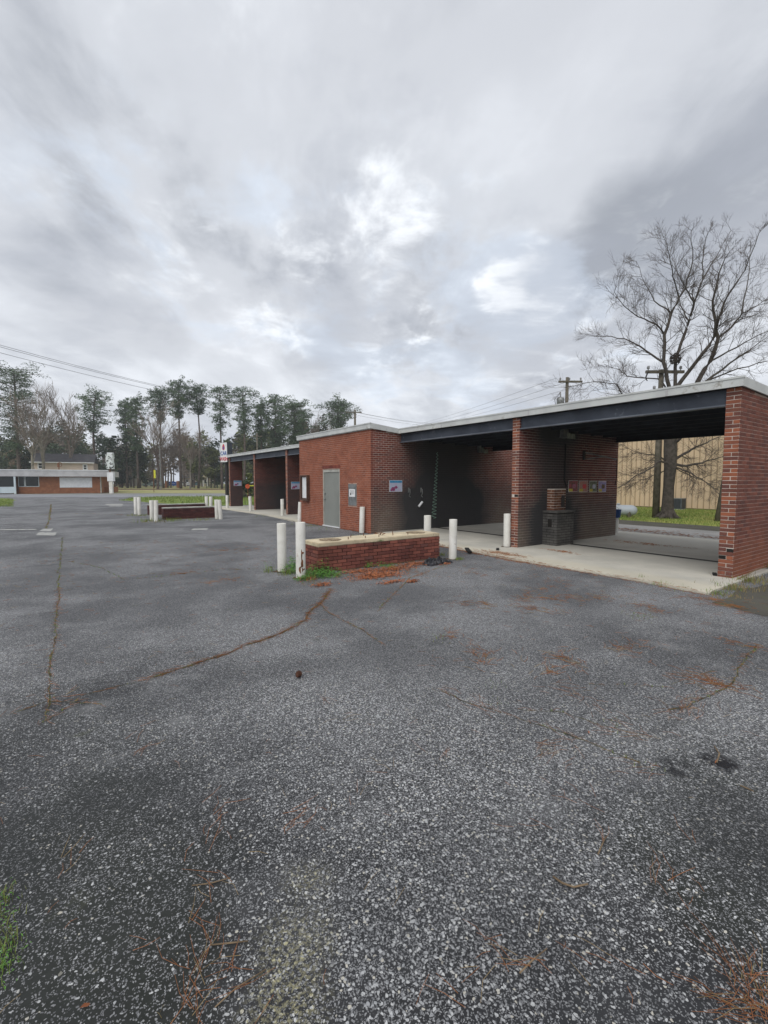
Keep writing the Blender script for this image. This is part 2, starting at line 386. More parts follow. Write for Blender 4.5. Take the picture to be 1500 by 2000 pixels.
simple('leaf_olive', (.17, .19, .07), (.11, .13, .055), .2, .9, rnd=.65)
simple('leaf_rust', (.19, .135, .085), (.13, .10, .066), .2, .9, rnd=.6)
simple('tan_siding', (.56, .47, .40), (.50, .42, .36), .7, .8)
simple('shingle_dark', (.085, .083, .09), (.06, .058, .064), 1, .95)
simple('store_brick', (.33, .145, .075), (.26, .115, .06), .6, .9, dirt=((.2, .1, .06), .6))
simple('store_brick_unit', (.34, .15, .078), (.25, .105, .056), 2.5, .9, rnd=.3)
simple('store_fascia', (.50, .50, .51), (.40, .40, .41), 1, .6, dirt=((.32, .3, .29), .62))
simple('pale_blue_paint', (.56, .65, .68), (.5, .58, .62), 1, .6)
simple('cream_wall', (.55, .50, .36), (.48, .44, .32), .6, .8)
simple('flag_yellow', (.60, .60, .04), (.5, .5, .04), 2, .6)
simple('car_white', (.6, .62, .63), (.55, .56, .58), 1, .25, bs=0)
simple('car_teal', (.12, .22, .25), (.1, .19, .22), 1, .25, bs=0)
simple('car_sage', (.25, .31, .29), (.2, .26, .25), 1, .25, bs=0)
simple('rubber', (.015, .015, .015), None, 5, .9)
simple('porcelain', (.3, .3, .31), (.2, .2, .2), 9, .4)
simple('red_barrel', (.45, .08, .03), (.35, .06, .02), 3, .6)
simple('bag_black', (.012, .012, .016), (.02, .02, .026), 9, .35, bs=.6, fine=14, spec=.5)
simple('cone_brown', (.09, .04, .025), (.05, .022, .015), 30, .9)
simple('stick', (.22, .16, .1), (.13, .095, .06), 20, .9)
simple('needle_litter', (.46, .19, .075), (.30, .125, .055), 6, .9, rnd=.55)
simple('needle_pale', (.36, .26, .13), (.25, .18, .09), 6, .9, rnd=.4)
simple('leaf_litter', (.48, .18, .075), (.33, .12, .06), 7, .9, rnd=.6)
simple('grass_blade', (.14, .24, .045), (.24, .27, .07), 1.2, .8, rnd=.45)
simple('weed_leaf', (.07, .21, .03), (.12, .27, .05), 3, .7, rnd=.5)
simple('dry_grass', (.30, .235, .12), (.2, .17, .075), 2, .9, rnd=.5)
m, nt, b = new_mat('glass_dark'); nt.pos(); fin(nt, b, nt.mix(nt.noise(1.5, 4), (.008, .011, .013), (.02, .026, .028)), .12, spec=.5)
def mat_grass(name, a, c, d, s=.5):
    m, nt, b = new_mat(name); x, y, z = nt.pos()
    k = nt.mix(nt.ss(nt.noise(s, 6, .65), .38, .62), a, c); k = nt.mix(nt.ss(nt.noise(s * 2.7, 6, .7), .52, .68) * .8, k, d)
    fin(nt, b, k, 1, nt.noise(18, 4, .7), 1, .04)
mat_grass('lawn', (.20, .26, .05), (.29, .30, .08), (.42, .33, .13), .45)
mat_grass('verge', (.13, .22, .045), (.19, .24, .06), (.30, .20, .10), .5)
mat_grass('field', (.34, .31, .15), (.25, .26, .10), (.38, .30, .17), .12)
mat_grass('mulch', (.13, .075, .045), (.09, .055, .038), (.17, .12, .07), .3)
mat_grass('dirt_strip', (.10, .095, .08), (.075, .07, .06), (.09, .11, .045), .9)
m, nt, b = new_mat('paint_worn'); nt.pos(); fin(nt, b, nt.mix(nt.ss(nt.noise(7, 6, .7), .44, .58), (.40, .40, .37), (.22, .225, .23)), .8)

# ------------------------------------------------------------------ ground
bb = MB()
bb.poly([(-330, -330), (330, -330), (330, 330), (-330, 330)], -.03); g = bb.build('ground', 'field'); struct(g)
hm = bpy.data.materials.new('haze'); hm.use_nodes = True; hm.node_tree.nodes.clear()
hv = hm.node_tree.nodes.new('ShaderNodeVolumePrincipled'); ho = hm.node_tree.nodes.new('ShaderNodeOutputMaterial'); hm.node_tree.links.new(hv.outputs[0], ho.inputs['Volume'])
hv.inputs['Color'].default_value = (.86, .9, .95, 1); hv.inputs['Density'].default_value = .0007; hv.inputs['Anisotropy'].default_value = .1
hz_ = MB().box(-340, -340, -1.2, 340, 340, 34).build('haze', hm, kind='stuff')
def sheet(name, pts, z, mat): o = MB().poly(pts, z).build(name, mat); struct(o); return o
lot = [CF(-60, -12), CF(60, -12), CF(60, 12), Vector((9.2, -12, 0)), Vector((9.2, 40, 0)), CF(2, 50.5), CF(-60, 50.5)]
lot = [Vector((-45, -25, 0)), Vector((5.5, -25, 0)), Vector((5.5, 34, 0)), G(440, 978), G(240, 971), G(-300, 971), G(-900, 985), Vector((-45, 10, 0))]
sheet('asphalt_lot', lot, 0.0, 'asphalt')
sheet('road', [CF(-160, 49), CF(200, 49), CF(200, 61), CF(-160, 61)], -.012, 'road_grey')
# grass verge between lot and road, and at far left
def ragged(pts, step=.5, amp=.12, seed=3):
    rr = random.Random(seed); out = []
    for i, p in enumerate(pts):
        q = pts[(i + 1) % len(pts)]; d = (q - p); n = max(1, int(d.length / step))
        for k in range(n):
            w_ = p + d * (k / n); out.append(Vector((w_.x + rr.uniform(-amp, amp), w_.y + rr.uniform(-amp, amp), 0)))
    return out
verge_pts = ragged([G(236, 977.5), G(262, 972.5), G(330, 970), G(620, 970), G(620, 986), G(452, 987), G(392, 989), G(330, 985), G(290, 981)], 1.0, .25)
sheet('grass_verge', verge_pts, .008, 'verge')
sheet('grass_corner', ragged([G(-120, 971), G(14, 973.5), G(30, 977), G(22, 983), G(0, 990), G(-120, 1010)], .8, .15, 5), .008, 'verge')
sheet('mulch_bed', [CF(-75, 92), CF(-18, 92), CF(-10, 104), CF(-80, 104)], -.02, 'mulch')
sheet('pavement', [CF(-90, 62.5), CF(-22, 62.5), CF(-22, 65.2), CF(-90, 65.2)], -.004, 'road_grey')
# rear alley, dirt strip and lawn
Xa, Xb, Xc, Xd = 5.5, 8.7, 10.6, 21.75
sheet('alley', [(Xa, -30), (Xb, -30), (Xb, 34), (Xa, 34)], 0.004, 'alley_grey')
sheet('dirt_strip', [Vector((Xb, -30, 0)), Vector((Xc, -30, 0)), Vector((Xc, 34, 0)), Vector((Xb, 34, 0))], .008, 'dirt_strip')
sheet('lawn', [(Xc, -34), (60, -34), (60, 60), (Xc, 60)], .012, 'lawn')
# painted marks and pale patches on the lot
for i, (q, lab) in enumerate([([(69, 1045.5), (76, 1040), (111, 1040), (107, 1046)], 'worn white'), ([(-40, 1036), (-40, 1034), (70, 1033.5), (72, 1035)], ''),
      ([(76, 1037.5), (84, 1033), (104, 1032.5), (98, 1038)], ''), ([(372, 1035.5), (378, 1032.5), (407, 1032), (404, 1035)], ''),
      ([(205, 986.5), (208, 984.5), (240, 984.5), (240, 986.5)], ''), ([(213, 989), (214, 987.5), (238, 987.5), (238, 989)], '')]):
    o = sheet('painted_marking', [G(*p) for p in q], .004, 'paint_worn')
o = sheet('asphalt_patch', ragged([G(1400, 1178), G(1445, 1150), G(1560, 1135), G(1620, 1190), G(1500, 1205)], .2, .05, 8), .005, 'alley_grey')
o.data.materials[0] = MATS['dirt_strip']

# dirt strips that also paint contact shade along wall feet and round the islands
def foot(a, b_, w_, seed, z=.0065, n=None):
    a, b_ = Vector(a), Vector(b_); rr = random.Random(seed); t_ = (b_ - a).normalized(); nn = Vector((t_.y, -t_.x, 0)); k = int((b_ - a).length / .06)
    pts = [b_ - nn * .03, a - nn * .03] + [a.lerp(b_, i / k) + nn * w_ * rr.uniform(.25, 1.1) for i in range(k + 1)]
    struct(MB().poly(pts, z).build('foot_dirt_shade', 'soil_shade'))
# ------------------------------------------------------------------ brickwork
CH = 0.0677; BL = 0.203; GAP = [0.0]
def brick_geo(mb, o, u, n, s0, s1, z0, z1, pr, jit=0):
    if s1 - s0 > .05: s1 -= GAP[0]; z1 -= GAP[0]
    a, b_ = o + u * s0, o + u * s1; out = n * pr; back = n * -.006
    p = [a + back, b_ + back, b_ + out, a + out]
    vs = [(q.x, q.y, z0) for q in p] + [(q.x, q.y, z1) for q in p]
    mb.add(vs, [(0, 1, 2, 3), (7, 6, 5, 4), (3, 2, 6, 7), (0, 3, 7, 4), (2, 1, 5, 6)])
BRICK_MESHES = {}
def brick_mesh(L, mat, var):
    key = (round(L, 3), mat, var)
    if key not in BRICK_MESHES:
        rr = random.Random(hash(key[0]) + var * 31); m_ = MB()
        h, d = CH - .0095, .05; e = .0035
        for zz, ins in ((0, e), (e, 0), (h - e, 0), (h, e)):
            pass
        j = lambda: rr.uniform(-.0012, .0012)
        rings = []
        for zz, ins in ((0, e), (e, 0), (h - e, 0), (h, e)):
            rings.append([(ins + j(), ins * .7 + j(), zz), (L - ins + j(), ins * .7 + j(), zz), (L - ins, d, zz), (ins, d, zz)])
        vs = sum(rings, []); fs = [(3, 2, 1, 0), (12, 13, 14, 15)]
        for k in range(3):
            fs += [(k * 4 + i, k * 4 + (i + 1) % 4, k * 4 + 4 + (i + 1) % 4, k * 4 + 4 + i) for i in range(4)]
        m_.add(vs, fs); BRICK_MESHES[key] = m_.mesh('brick', mat)
    return BRICK_MESHES[key]
NSING = [0]
def brick_wall(mb, o, u, n, L, z0, ztop, holes=(), single=None, parent=None, mat=None, skip=(), rnd=None, proud=.004, off=0):
    """courses of bricks on a face; singles become objects while budget allows"""
    o, u, n = Vector((*o, 0)), Vector((*u, 0)), Vector((*n, 0)); rr = random.Random(int(L * 100) + 5)
    k = 0
    while True:
        za = z0 + k * CH + .005; zb = za + CH - .0095
        if za > 3.9: break
        s = -((k + off) % 2) * BL / 2
        anyb = False
        while s < L:
            a, b_ = max(0, s), min(L, s + BL - .0095 + (.0047 if s + BL >= L else 0))
            if L - (s + BL) < .03: b_ = L
            s += BL
            if b_ - a < .03: continue
            zt = min(ztop(a), ztop(b_))
            if zb > zt + .02: continue
            anyb = True
            zz = min(zb, zt)
            segs = [(a, b_)]
            for (h0, h1, v0, v1) in holes:
                if zz > v0 and za < v1:
                    ns = []
                    for (p, q) in segs:
                        if q <= h0 or p >= h1: ns.append((p, q)); continue
                        if p < h0 - .02: ns.append((p, h0))
                        if q > h1 + .02: ns.append((h1, q))
                    segs = ns
            for (p, q) in segs:
                mid = (p + q) / 2
                if any(abs(mid - sx) < .045 and abs(za + .03 - sz) < .034 for sx, sz in skip): continue
                pr = proud + rr.uniform(-.0015, .0015)
                if single and single(mid, za):
                    me = brick_mesh(q - p - (.004 if mat == 'brick_island' else GAP[0]), mat, rr.randrange(3))
                    ob = bpy.data.objects.new('brick', me); COL.objects.link(ob); ob.parent = parent
                    pos = o + u * p + n * pr
                    # local x = u, local y = -n (into the wall)
                    Mx = Matrix(((u.x, -n.x, 0, pos.x), (u.y, -n.y, 0, pos.y), (0, 0, 1, za), (0, 0, 0, 1)))
                    if u.x * -n.y - (-n.x) * u.y < 0:   # keep right-handed: flip along u
                        q2 = o + u * q + n * pr
                        Mx = Matrix(((-u.x, -n.x, 0, q2.x), (-u.y, -n.y, 0, q2.y), (0, 0, 1, za), (0, 0, 0, 1)))
                    ob.matrix_local = Mx
                    if rnd: rnd(ob, mid, za, rr)
                    NSING[0] += 1
                else:
                    brick_geo(mb, o, u, n, p, q, za, zz, pr)
        k += 1
        if not anyb and za > 1: break

# ------------------------------------------------------------------ car wash building
CW = thing('car_wash_building', 'long flat roofed red brick self service car wash with open bays and a grey door', 'car wash')
T = .21; DB = 4.65; SF = .03
S2, SE, SEL, S4, S5, S6 = 4.494, 9.347, 14.618, 18.49, 23.07, 27.72
XF, XR = -1.156, 6.3
def zr(x): return 3.24 - .11 * max(0, x) / DB      # underside of wing roof
def zwall(x): return zr(x)
def ze(x): return 3.35 - .10 * max(0, (x - XF)) / 1.156 if x < 0 else 3.25
walls = {}
def core(name, x0, y0, x1, y1, zt0, zt1, mat, parent=CW):
    return MB().hexa([(x0, y0, 0), (x1, y0, 0), (x1, y1, 0), (x0, y1, 0), (x0, y0, zt0), (x1, y0, zt1), (x1, y1, zt1), (x0, y1, zt0)]).build(name, mat, parent)
def partition(y, bm_in, bm_out, mort, single_front=False, single_out=False, front='brick_pier', skipf=(), DB=DB):
    cw_ = core('wall', .012, y, DB, y + T, zr(0), zr(DB), mort)
    fr = MB().box(0, y + .0005, SF * 0, .012, y + T - .0005, zr(0)).build('pier_mortar', 'mortar_pier', cw_)
    m1, m2, m3, m4 = MB(), MB(), MB(), MB()
    f1 = (lambda s, z: s < .98) if single_out else None
    def rough(ob, mid, z, rr):
        if rr.random() < .12 and z < 1.2: ob.location += Vector((0, rr.uniform(.002, .012), 0))
    brick_wall(m1, (0, y), (1, 0), (0, -1), DB, 0, lambda s: zr(s), single=f1, parent=cw_, mat=bm_in, off=1)
    brick_wall(m2, (0, y + T), (1, 0), (0, 1), DB, 0, lambda s: zr(s))
    def rough2(ob, mid, z, rr):
        if z < .75: ob.location += Vector((rr.uniform(-.012, .001), rr.uniform(-.003, .003), rr.uniform(-.001, .001))); ob.rotation_euler.rotate_axis('Z', rr.uniform(-.02, .02))
    brick_wall(m3, (0, y), (0, 1), (-1, 0), T, 0, lambda s: zr(0), single=(lambda s, z: True) if single_front else None, parent=cw_, mat=front, skip=skipf, rnd=rough2)
    brick_wall(m4, (DB, y), (0, 1), (1, 0), T, 0, lambda s: zr(DB))
    for mm, ma in ((m1, bm_in), (m2, bm_out), (m3, front), (m4, bm_out)):
        if mm.v: mm.build('brick_courses', ma, cw_, kind='stuff')
    return cw_
GAP[0] = .0025
W0 = partition(0.0, 'brick_outer', 'brick_divider', 'mortar_outer', True, True, skipf=[(.05, .50), (.155, .37)])
for s_, z_ in ((.05, .50), (.155, .37)): MB().box(-.0025, s_ - .05, z_ - .03, .01, s_ + .05, z_ + .03).build('cavity_shade', 'mortar_dark', W0)  # solid dark block paints the shade in a missing brick's hollow
W0.data.materials[0] = MATS['mortar_outer']
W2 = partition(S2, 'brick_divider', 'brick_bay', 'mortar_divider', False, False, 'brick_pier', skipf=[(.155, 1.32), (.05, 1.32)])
MB().box(-.0025, S2 + .01, 1.29, .01, S2 + .12, 1.35).build('cavity_shade', 'mortar_dark', W2)  # dark block again, painted shade of the hollow in this pier
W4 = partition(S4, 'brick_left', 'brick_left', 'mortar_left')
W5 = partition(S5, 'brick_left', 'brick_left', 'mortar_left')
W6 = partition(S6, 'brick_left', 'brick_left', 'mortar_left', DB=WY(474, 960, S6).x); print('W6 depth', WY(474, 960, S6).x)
MB().box(DB - .2, S6 + .03, 0, DB, S6 + T - .02, zr(DB)).build('rear_post', 'beam_paint', CW)
# equipment room: openings from the photo
dA = WX(631.4, 1023, XF); dB = WX(664, 1029, XF)
dy0, dy1 = dB.y, dA.y; dz1 = WX(640, 917, XF).z
er = core('wall', XF + .10, SE, XR, SEL, ze(-1), 3.25, 'mortar_bay')
fm = MB()   # mortar face of the front, split around the door
for (a, b_, z0, z1) in ((SE, dy0, 0, 3.35), (dy1, SEL, 0, 3.35), (dy0, dy1, dz1, 3.35)):
    fm.box(XF, a, z0, XF + .0995, b_, z1)
fm.build('front_mortar', 'mortar_front', er)
pa = WX(681, 986.6, XF); pb = WX(696.5, 945.4, XF)
m1, m2, m3, m4 = MB(), MB(), MB(), MB()
brick_wall(m1, (XF, SE), (0, 1), (-1, 0), SEL - SE, 0, lambda s: 3.35, holes=[(dy0 - SE - .02, dy1 - SE + .02, -1, dz1 + .03), (pb.y - SE - .02, pa.y - SE + .02, pa.z - .02, pb.z + .02)], proud=.003)
GAP[0] = .005
brick_wall(m2, (XF, SE), (1, 0), (0, -1), XR - XF, 0, lambda s: ze(s + XF))
GAP[0] = 0.0025
brick_wall(m3, (XF, SEL), (1, 0), (0, 1), XR - XF, 0, lambda s: ze(s + XF))
brick_wall(m4, (XR, SE), (0, 1), (1, 0), SEL - SE, 0, lambda s: 3.25)
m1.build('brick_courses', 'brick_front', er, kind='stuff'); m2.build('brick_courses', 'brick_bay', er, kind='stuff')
m3.build('brick_courses', 'brick_left', er, kind='stuff'); m4.build('brick_courses', 'brick_outer', er, kind='stuff')
# door
door = MB().box(XF + .035, dy0 + .05, .05, XF + .075, dy1 - .05, dz1 - .11).build('door', 'door_paint', CW)
fr = MB().box(XF + .01, dy0, .0, XF + .09, dy0 + .048, dz1).box(XF + .01, dy1 - .048, 0, XF + .09, dy1, dz1).box(XF + .012, dy0 + .048, dz1 - .10, XF + .088, dy1 - .048, dz1)
fr.build('frame', 'frame_pale', door)
MB().box(XF - .03, dy0 - .01, 0, XF + .03, dy1 + .01, .045).build('threshold', 'white_panel', door)
kn = MB(); 
for z in (1.02, 1.22): kn.tube([(XF + .036, dy1 - .12, z), (XF + .0, dy1 - .12, z)], [.022, .018], 10); kn.lathe([(0, -.03), (.028, -.015), (.03, .0), (.02, .02), (0, .028)], 10, (XF - .0, dy1 - .12, z))
kn.build('handle', 'steel_grey', door, True)
hg = MB()
for z in (.35, 1.1, 1.9): hg.box(XF + .02, dy0 + .035, z, XF + .038, dy0 + .06, z + .1)
hg.build('hinge', 'frame_pale', door, kind='stuff')
lt = MB()
for i in range(int((dy1 - dy0 + .1) / .07)):
    lt.box(XF - .012, dy0 - .05 + i * .07, dz1 + .035, XF + .05, dy0 - .05 + i * .07 + .062, dz1 + .14)
lt.build('lintel_course', 'brick_bay', CW, kind='stuff')
# grey service panel with paper notice
pn = MB().box(XF - .012, pb.y, pa.z, XF + .02, pa.y, pb.z).build('service_panel', 'steel_grey', CW)
MB().box(XF - .02, pb.y + .01, pb.z - .12, XF - .0125, pa.y - .01, pb.z - .01).build('hood', 'steel_grey', pn)
a, b_ = WX(682.8, 970, XF), WX(694, 955.5, XF)
nt_ = MB().box(XF - .018, b_.y, a.z, XF - .0125, a.y, b_.z).build('paper_notice', 'sheet_white', pn)
mk = MB(); hh = b_.z - a.z
mk.lathe([(0, -.001), (.035, -.001), (.035, .001), (0, .001)], 12); mk.xform(Matrix.Translation((XF - .0195, a.y - .1, a.z + hh * .35)) @ Matrix.Rotation(math.pi / 2, 4, 'Y'))
for q in range(4): mk.box(XF - .0195, b_.y + .05, b_.z - .06 - q * .035, XF - .0181, a.y - .06 - .02 * (q % 2), b_.z - .05 - q * .035)
MB.build(mk, 'print_marks', 'ink_black', nt_)
# roofs, fascias, beams
def wing_roof(y0, y1, ov0, ov1):
    f0 = -.10
    # roof slab
    MB().hexa([(f0 + .03, y0 - ov0 + .03, 3.26), (DB + .15, y0 - ov0 + .03, 3.15), (DB + .15, y1 + ov1, 3.15), (f0 + .03, y1 + ov1, 3.26),
               (f0 + .03, y0 - ov0 + .03, 3.385), (DB + .15, y0 - ov0 + .03, 3.275), (DB + .15, y1 + ov1, 3.275), (f0 + .03, y1 + ov1, 3.385)]).build('roof', 'roof_felt', CW)
    fz = MB().box(f0, y0 - ov0, 3.245, f0 + .028, y1 + ov1, 3.40).box(f0 - .012, y0 - ov0 - .012 * (ov0 > 0), 3.375, f0 + .04, y1 + ov1, 3.408)
    fzo = fz.build('fascia', 'fascia', CW)
    yy = y0 + 1.1
    while yy < y1 + ov1:
        MB().box(f0 - .006, yy, 3.25, f0 - .0005, yy + .035, 3.372).build('seam', 'store_fascia', fzo); yy += 3.05
    for e, yy in ((ov0, y0 - ov0), (ov1, y1 + ov1)):
        if e > .02:
            sg = 1 if yy < y0 else -1
            MB().hexa([(f0 + .03, yy, 3.245), (DB + .15, yy, 3.135), (DB + .15, yy + sg * .028, 3.135), (f0 + .03, yy + sg * .028, 3.245),
                       (f0 + .03, yy, 3.40), (DB + .15, yy, 3.29), (DB + .15, yy + sg * .028, 3.29), (f0 + .03, yy + sg * .028, 3.40)]).build('fascia', 'fascia', CW)
    MB().box(DB + .152, y0 - ov0, 3.13, DB + .18, y1 + ov1, 3.285).build('fascia', 'fascia', CW)
def bay_steel(y0, y1):
    # front channel beam with pale lower flange, rear beam, joists and deck
    b1 = MB().box(.05, y0, 2.985, .075, y1, 3.235).build('beam', 'beam_paint', CW)
    MB().box(.0, y0 + .001, 2.955, .13, y1 - .001, 2.984).build('flange', 'beam_flange', b1)
    b2 = MB().box(DB - .12, y0, 2.87, DB - .09, y1, 3.13).build('beam', 'deck_dark', CW)
    MB().box(DB - .17, y0 + .001, 2.845, DB - .04, y1 - .001, 2.869).build('flange', 'deck_dark', b2)
    for i in range(6):
        x = .65 + i * .62
        MB().box(x, y0, zr(x) - .20, x + .05, y1, zr(x) - .02).build('joist', 'deck_dark', CW)
    MB().hexa([(.08, y0, zr(0) - .018), (DB - .1, y0, zr(DB) - .018), (DB - .1, y1, zr(DB) - .018), (.08, y1, zr(0) - .018),
               (.08, y0, zr(0) - .001), (DB - .1, y0, zr(DB) - .001), (DB - .1, y1, zr(DB) - .001), (.08, y1, zr(0) - .001)]).build('ceiling_deck', 'deck_dark', CW)
wing_roof(0, SE - .02, .05, 0); wing_roof(SEL + .01, S6 + T, 0, .06)
for a, b_ in ((T + .005, S2 - .006), (S2 + T + .006, SE - .006), (SEL + .006, S4 - .006), (S4 + T + .006, S5 - .006), (S5 + T + .006, S6 - .006)): bay_steel(a, b_)
ov = .05
MB().hexa([(XF - ov, SE - ov, 3.36), (0, SE - ov, 3.262), (0, SEL + ov, 3.262), (XF - ov, SEL + ov, 3.36),
           (XF - ov, SE - ov, 3.50), (0, SE - ov, 3.395), (0, SEL + ov, 3.395), (XF - ov, SEL + ov, 3.50)]).build('roof', 'roof_felt', CW)
MB().box(.001, SE - .015, 3.262, XR + .1, SEL + .005, 3.383).build('roof', 'roof_felt', CW)
ff = MB().box(XF - ov - .03, SE - ov - .03, 3.345, XF - ov - .001, SEL + ov + .03, 3.515).box(XF - ov - .045, SE - ov - .045, 3.488, XF - ov + .03, SEL + ov + .04, 3.522)
ff.box(XF - ov + .0, SE - ov + .001, 3.325, XF - .005, SEL + ov - .001, 3.344)
ff.build('fascia', 'fascia', CW)
for yy, sg in ((SE - ov - .001, -1), (SEL + ov + .001, 1)):
    MB().hexa([(XF - ov, yy, 3.345), (-.101, yy, 3.25), (-.101, yy + sg * .029, 3.25), (XF - ov, yy + sg * .029, 3.345),
               (XF - ov, yy, 3.515), (-.101, yy, 3.405), (-.101, yy + sg * .029, 3.405), (XF - ov, yy + sg * .029, 3.515)]).build('fascia', 'fascia', CW)
foot((XF, SEL, 0), (XF, dB.y + 1.0, 0), .10, 1) if 0 else None
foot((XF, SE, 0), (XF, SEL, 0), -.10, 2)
# bay slabs with trench drain slot
XE = {}
e1, e2, e3 = G(1384, 1158, SF), G(1005, 1092.5, SF), G(870, 1066, SF)
XT = -.06 + (G(1190, 1071, SF).x + G(1403, 1099, SF).x) / 2
sl1 = ragged([Vector((e1.x, -.25, 0)), Vector((XT, -.25, 0)), Vector((XT, SE - .01, 0)), Vector((e3.x, SE - .01, 0)), Vector((e2.x, e2.y, 0))], .0, 0) if 0 else None
def edgepts(pts, step, amp, seed):
    rr = random.Random(seed); out = []
    for p, q in zip(pts[:-1], pts[1:]):
        n = max(1, int((q - p).length / step))
        for k in range(n): w_ = p.lerp(q, k / n); out.append(Vector((w_.x + rr.uniform(-amp, amp), w_.y, 0)))
    out.append(pts[-1]); return out
fe = edgepts([Vector((e1.x, e1.y, 0)), Vector((G(1200, 1124, SF).x, G(1200, 1124, SF).y, 0)), Vector((e2.x, e2.y, 0)), Vector((e3.x, min(e3.y, SE - .3), 0)), Vector((-.95, SE - .01, 0))], .12, .018, 4)
MB().prism([Vector((e1.x + .3, -.16, 0)), Vector((XT, -.16, 0)), Vector((XT, SE - .01, 0))] + fe[::-1], -.02, SF).build('slab', 'concrete_slab', CW)
MB().box(XT + .22, -.16, -.02, 5.9, SE - .01, SF).build('slab', 'concrete_slab', CW)
MB().box(XT + .001, -.16, -.01, XT + .219, SE - .01, .027).build('trench_drain', 'ink_black', CW)
fl = edgepts([G(584, 1020, SF), G(520, 1006, SF), G(436, 994, SF)], .3, .03, 6)
MB().prism([Vector((XT, SEL + .01, 0)), Vector((fl[0].x, SEL + .01, 0))] + fl + [Vector((fl[-1].x, S6 + .6, 0)), Vector((XT, S6 + .6, 0))], -.02, SF).build('slab', 'concrete_slab', CW)
MB().box(XT + .22, SEL + .01, -.02, 5.9, S6 + .6, SF).build('slab', 'concrete_slab', CW)
MB().box(XT + .001, SEL + .01, -.01, XT + .219, S6 + .6, .025).build('trench_drain', 'dark_metal', CW)
# pedestal block and stub column against the divider wall in the near bay
pyf = S2 - .42
pA = WY(1086.7, 1066.7, pyf); pB = WY(1119, 1063, pyf); pz = WY(1086.7, 1002.5, pyf).z
ped = core('pedestal', pA.x, pyf, pB.x, S2 - .001, pz, pz, 'mortar_dark')
simple('block_grey', (.125, .12, .112), (.07, .068, .066), 4, .9, bs=.8, fine=40, rnd=.5, dirt=((.2, .185, .15), .62))
pm = MB()
brick_wall(pm, (pA.x, pyf), (1, 0), (0, -1), pB.x - pA.x, SF, lambda s: pz)
brick_wall(pm, (pA.x, pyf), (0, 1), (-1, 0), S2 - pyf, SF, lambda s: pz, holes=[(.15, .27, pz - .36, pz - .20)])
pm.build('block_courses', 'block_grey', ped, kind='stuff')
MB().box(pA.x - .02, pyf - .02, pz, pB.x + .02, S2 - .002, pz + .05).build('cap', 'block_grey', ped)
sA = WY(1082, 1001, S2 - .22); sz = WY(1082, 955, S2 - .22).z; sx1 = WY(1104, 1000, S2 - .22).x
stub = core('column_stub', sA.x, S2 - .22, sx1, S2 - .001, sz, sz, 'mortar_pier')
for v_ in stub.data.vertices:
    if v_.co.z < .1: v_.co.z = pz + .051
simple('brick_orange_old', (.20, .085, .045), (.11, .05, .035), 5, .9, rnd=.3)
sm = MB(); brick_wall(sm, (sA.x, S2 - .22), (1, 0), (0, -1), sx1 - sA.x, pz + .05, lambda s: sz); brick_wall(sm, (sA.x, S2 - .22), (0, 1), (-1, 0), .22, pz + .05, lambda s: sz)
sm.build('brick_courses', 'brick_orange_old', stub, kind='stuff')
nx = WY(1100, 980, S2 - .25)
MB().box(nx.x - .05, S2 - .25, nx.z - .14, nx.x + .07, S2 - .225, nx.z + .17).build('coin_slot_plate', 'dark_metal', stub)
# left wing pedestal box
p5 = WY(552, 1002, S4 + 1.4)
MB().box(.9, S4 + T + .02, SF, 1.5, S4 + T + .5, .85).build('pedestal', 'block_grey', CW)

# ------------------------------------------------------------------ wall-hung things
def wall_light(px, py, Y, lab, s=1.0, yaw=0):
    p = WY(px, py, Y)
    t = thing('wall_light', lab, 'light', (p.x, Y - .012, p.z), 0)
    MB().box(-.20 * s, -.16 * s, -.10 * s, .08 * s, 0, .26 * s).build('housing', 'steel_grey', t)
    MB().hexa([(-.02 * s, -.32 * s, -.15 * s), (.22 * s, -.32 * s, -.15 * s), (.22 * s, -.162 * s, -.12 * s), (-.02 * s, -.162 * s, -.12 * s), (-.02 * s, -.30 * s, .02 * s), (.22 * s, -.30 * s, .02 * s), (.22 * s, -.162 * s, .08 * s), (-.02 * s, -.162 * s, .08 * s)]).build('lens', 'lens_glass', t)
    return t
wall_light(1099, 850, S2, 'boxy grey flood light high on the divider wall above the grey pedestal', .8)
wall_light(937, 880, SE, 'small grey flood light under the dark beam in the middle bay', .8)
pp = WY(1103, 868, S2); MB()
cb = MB().tube([(pp.x, S2 - .03, WY(1103, 868, S2).z), (pp.x - .02, S2 - .035, WY(1103, 920, S2).z), (pp.x - .05, S2 - .05, WY(1100, 938, S2).z), (pp.x + .05, S2 - .06, WY(1106, 950, S2).z)], .018, 6).build('cable', 'rubber')
tag(cb, 'black cable running down the divider wall from the flood light', 'cable')
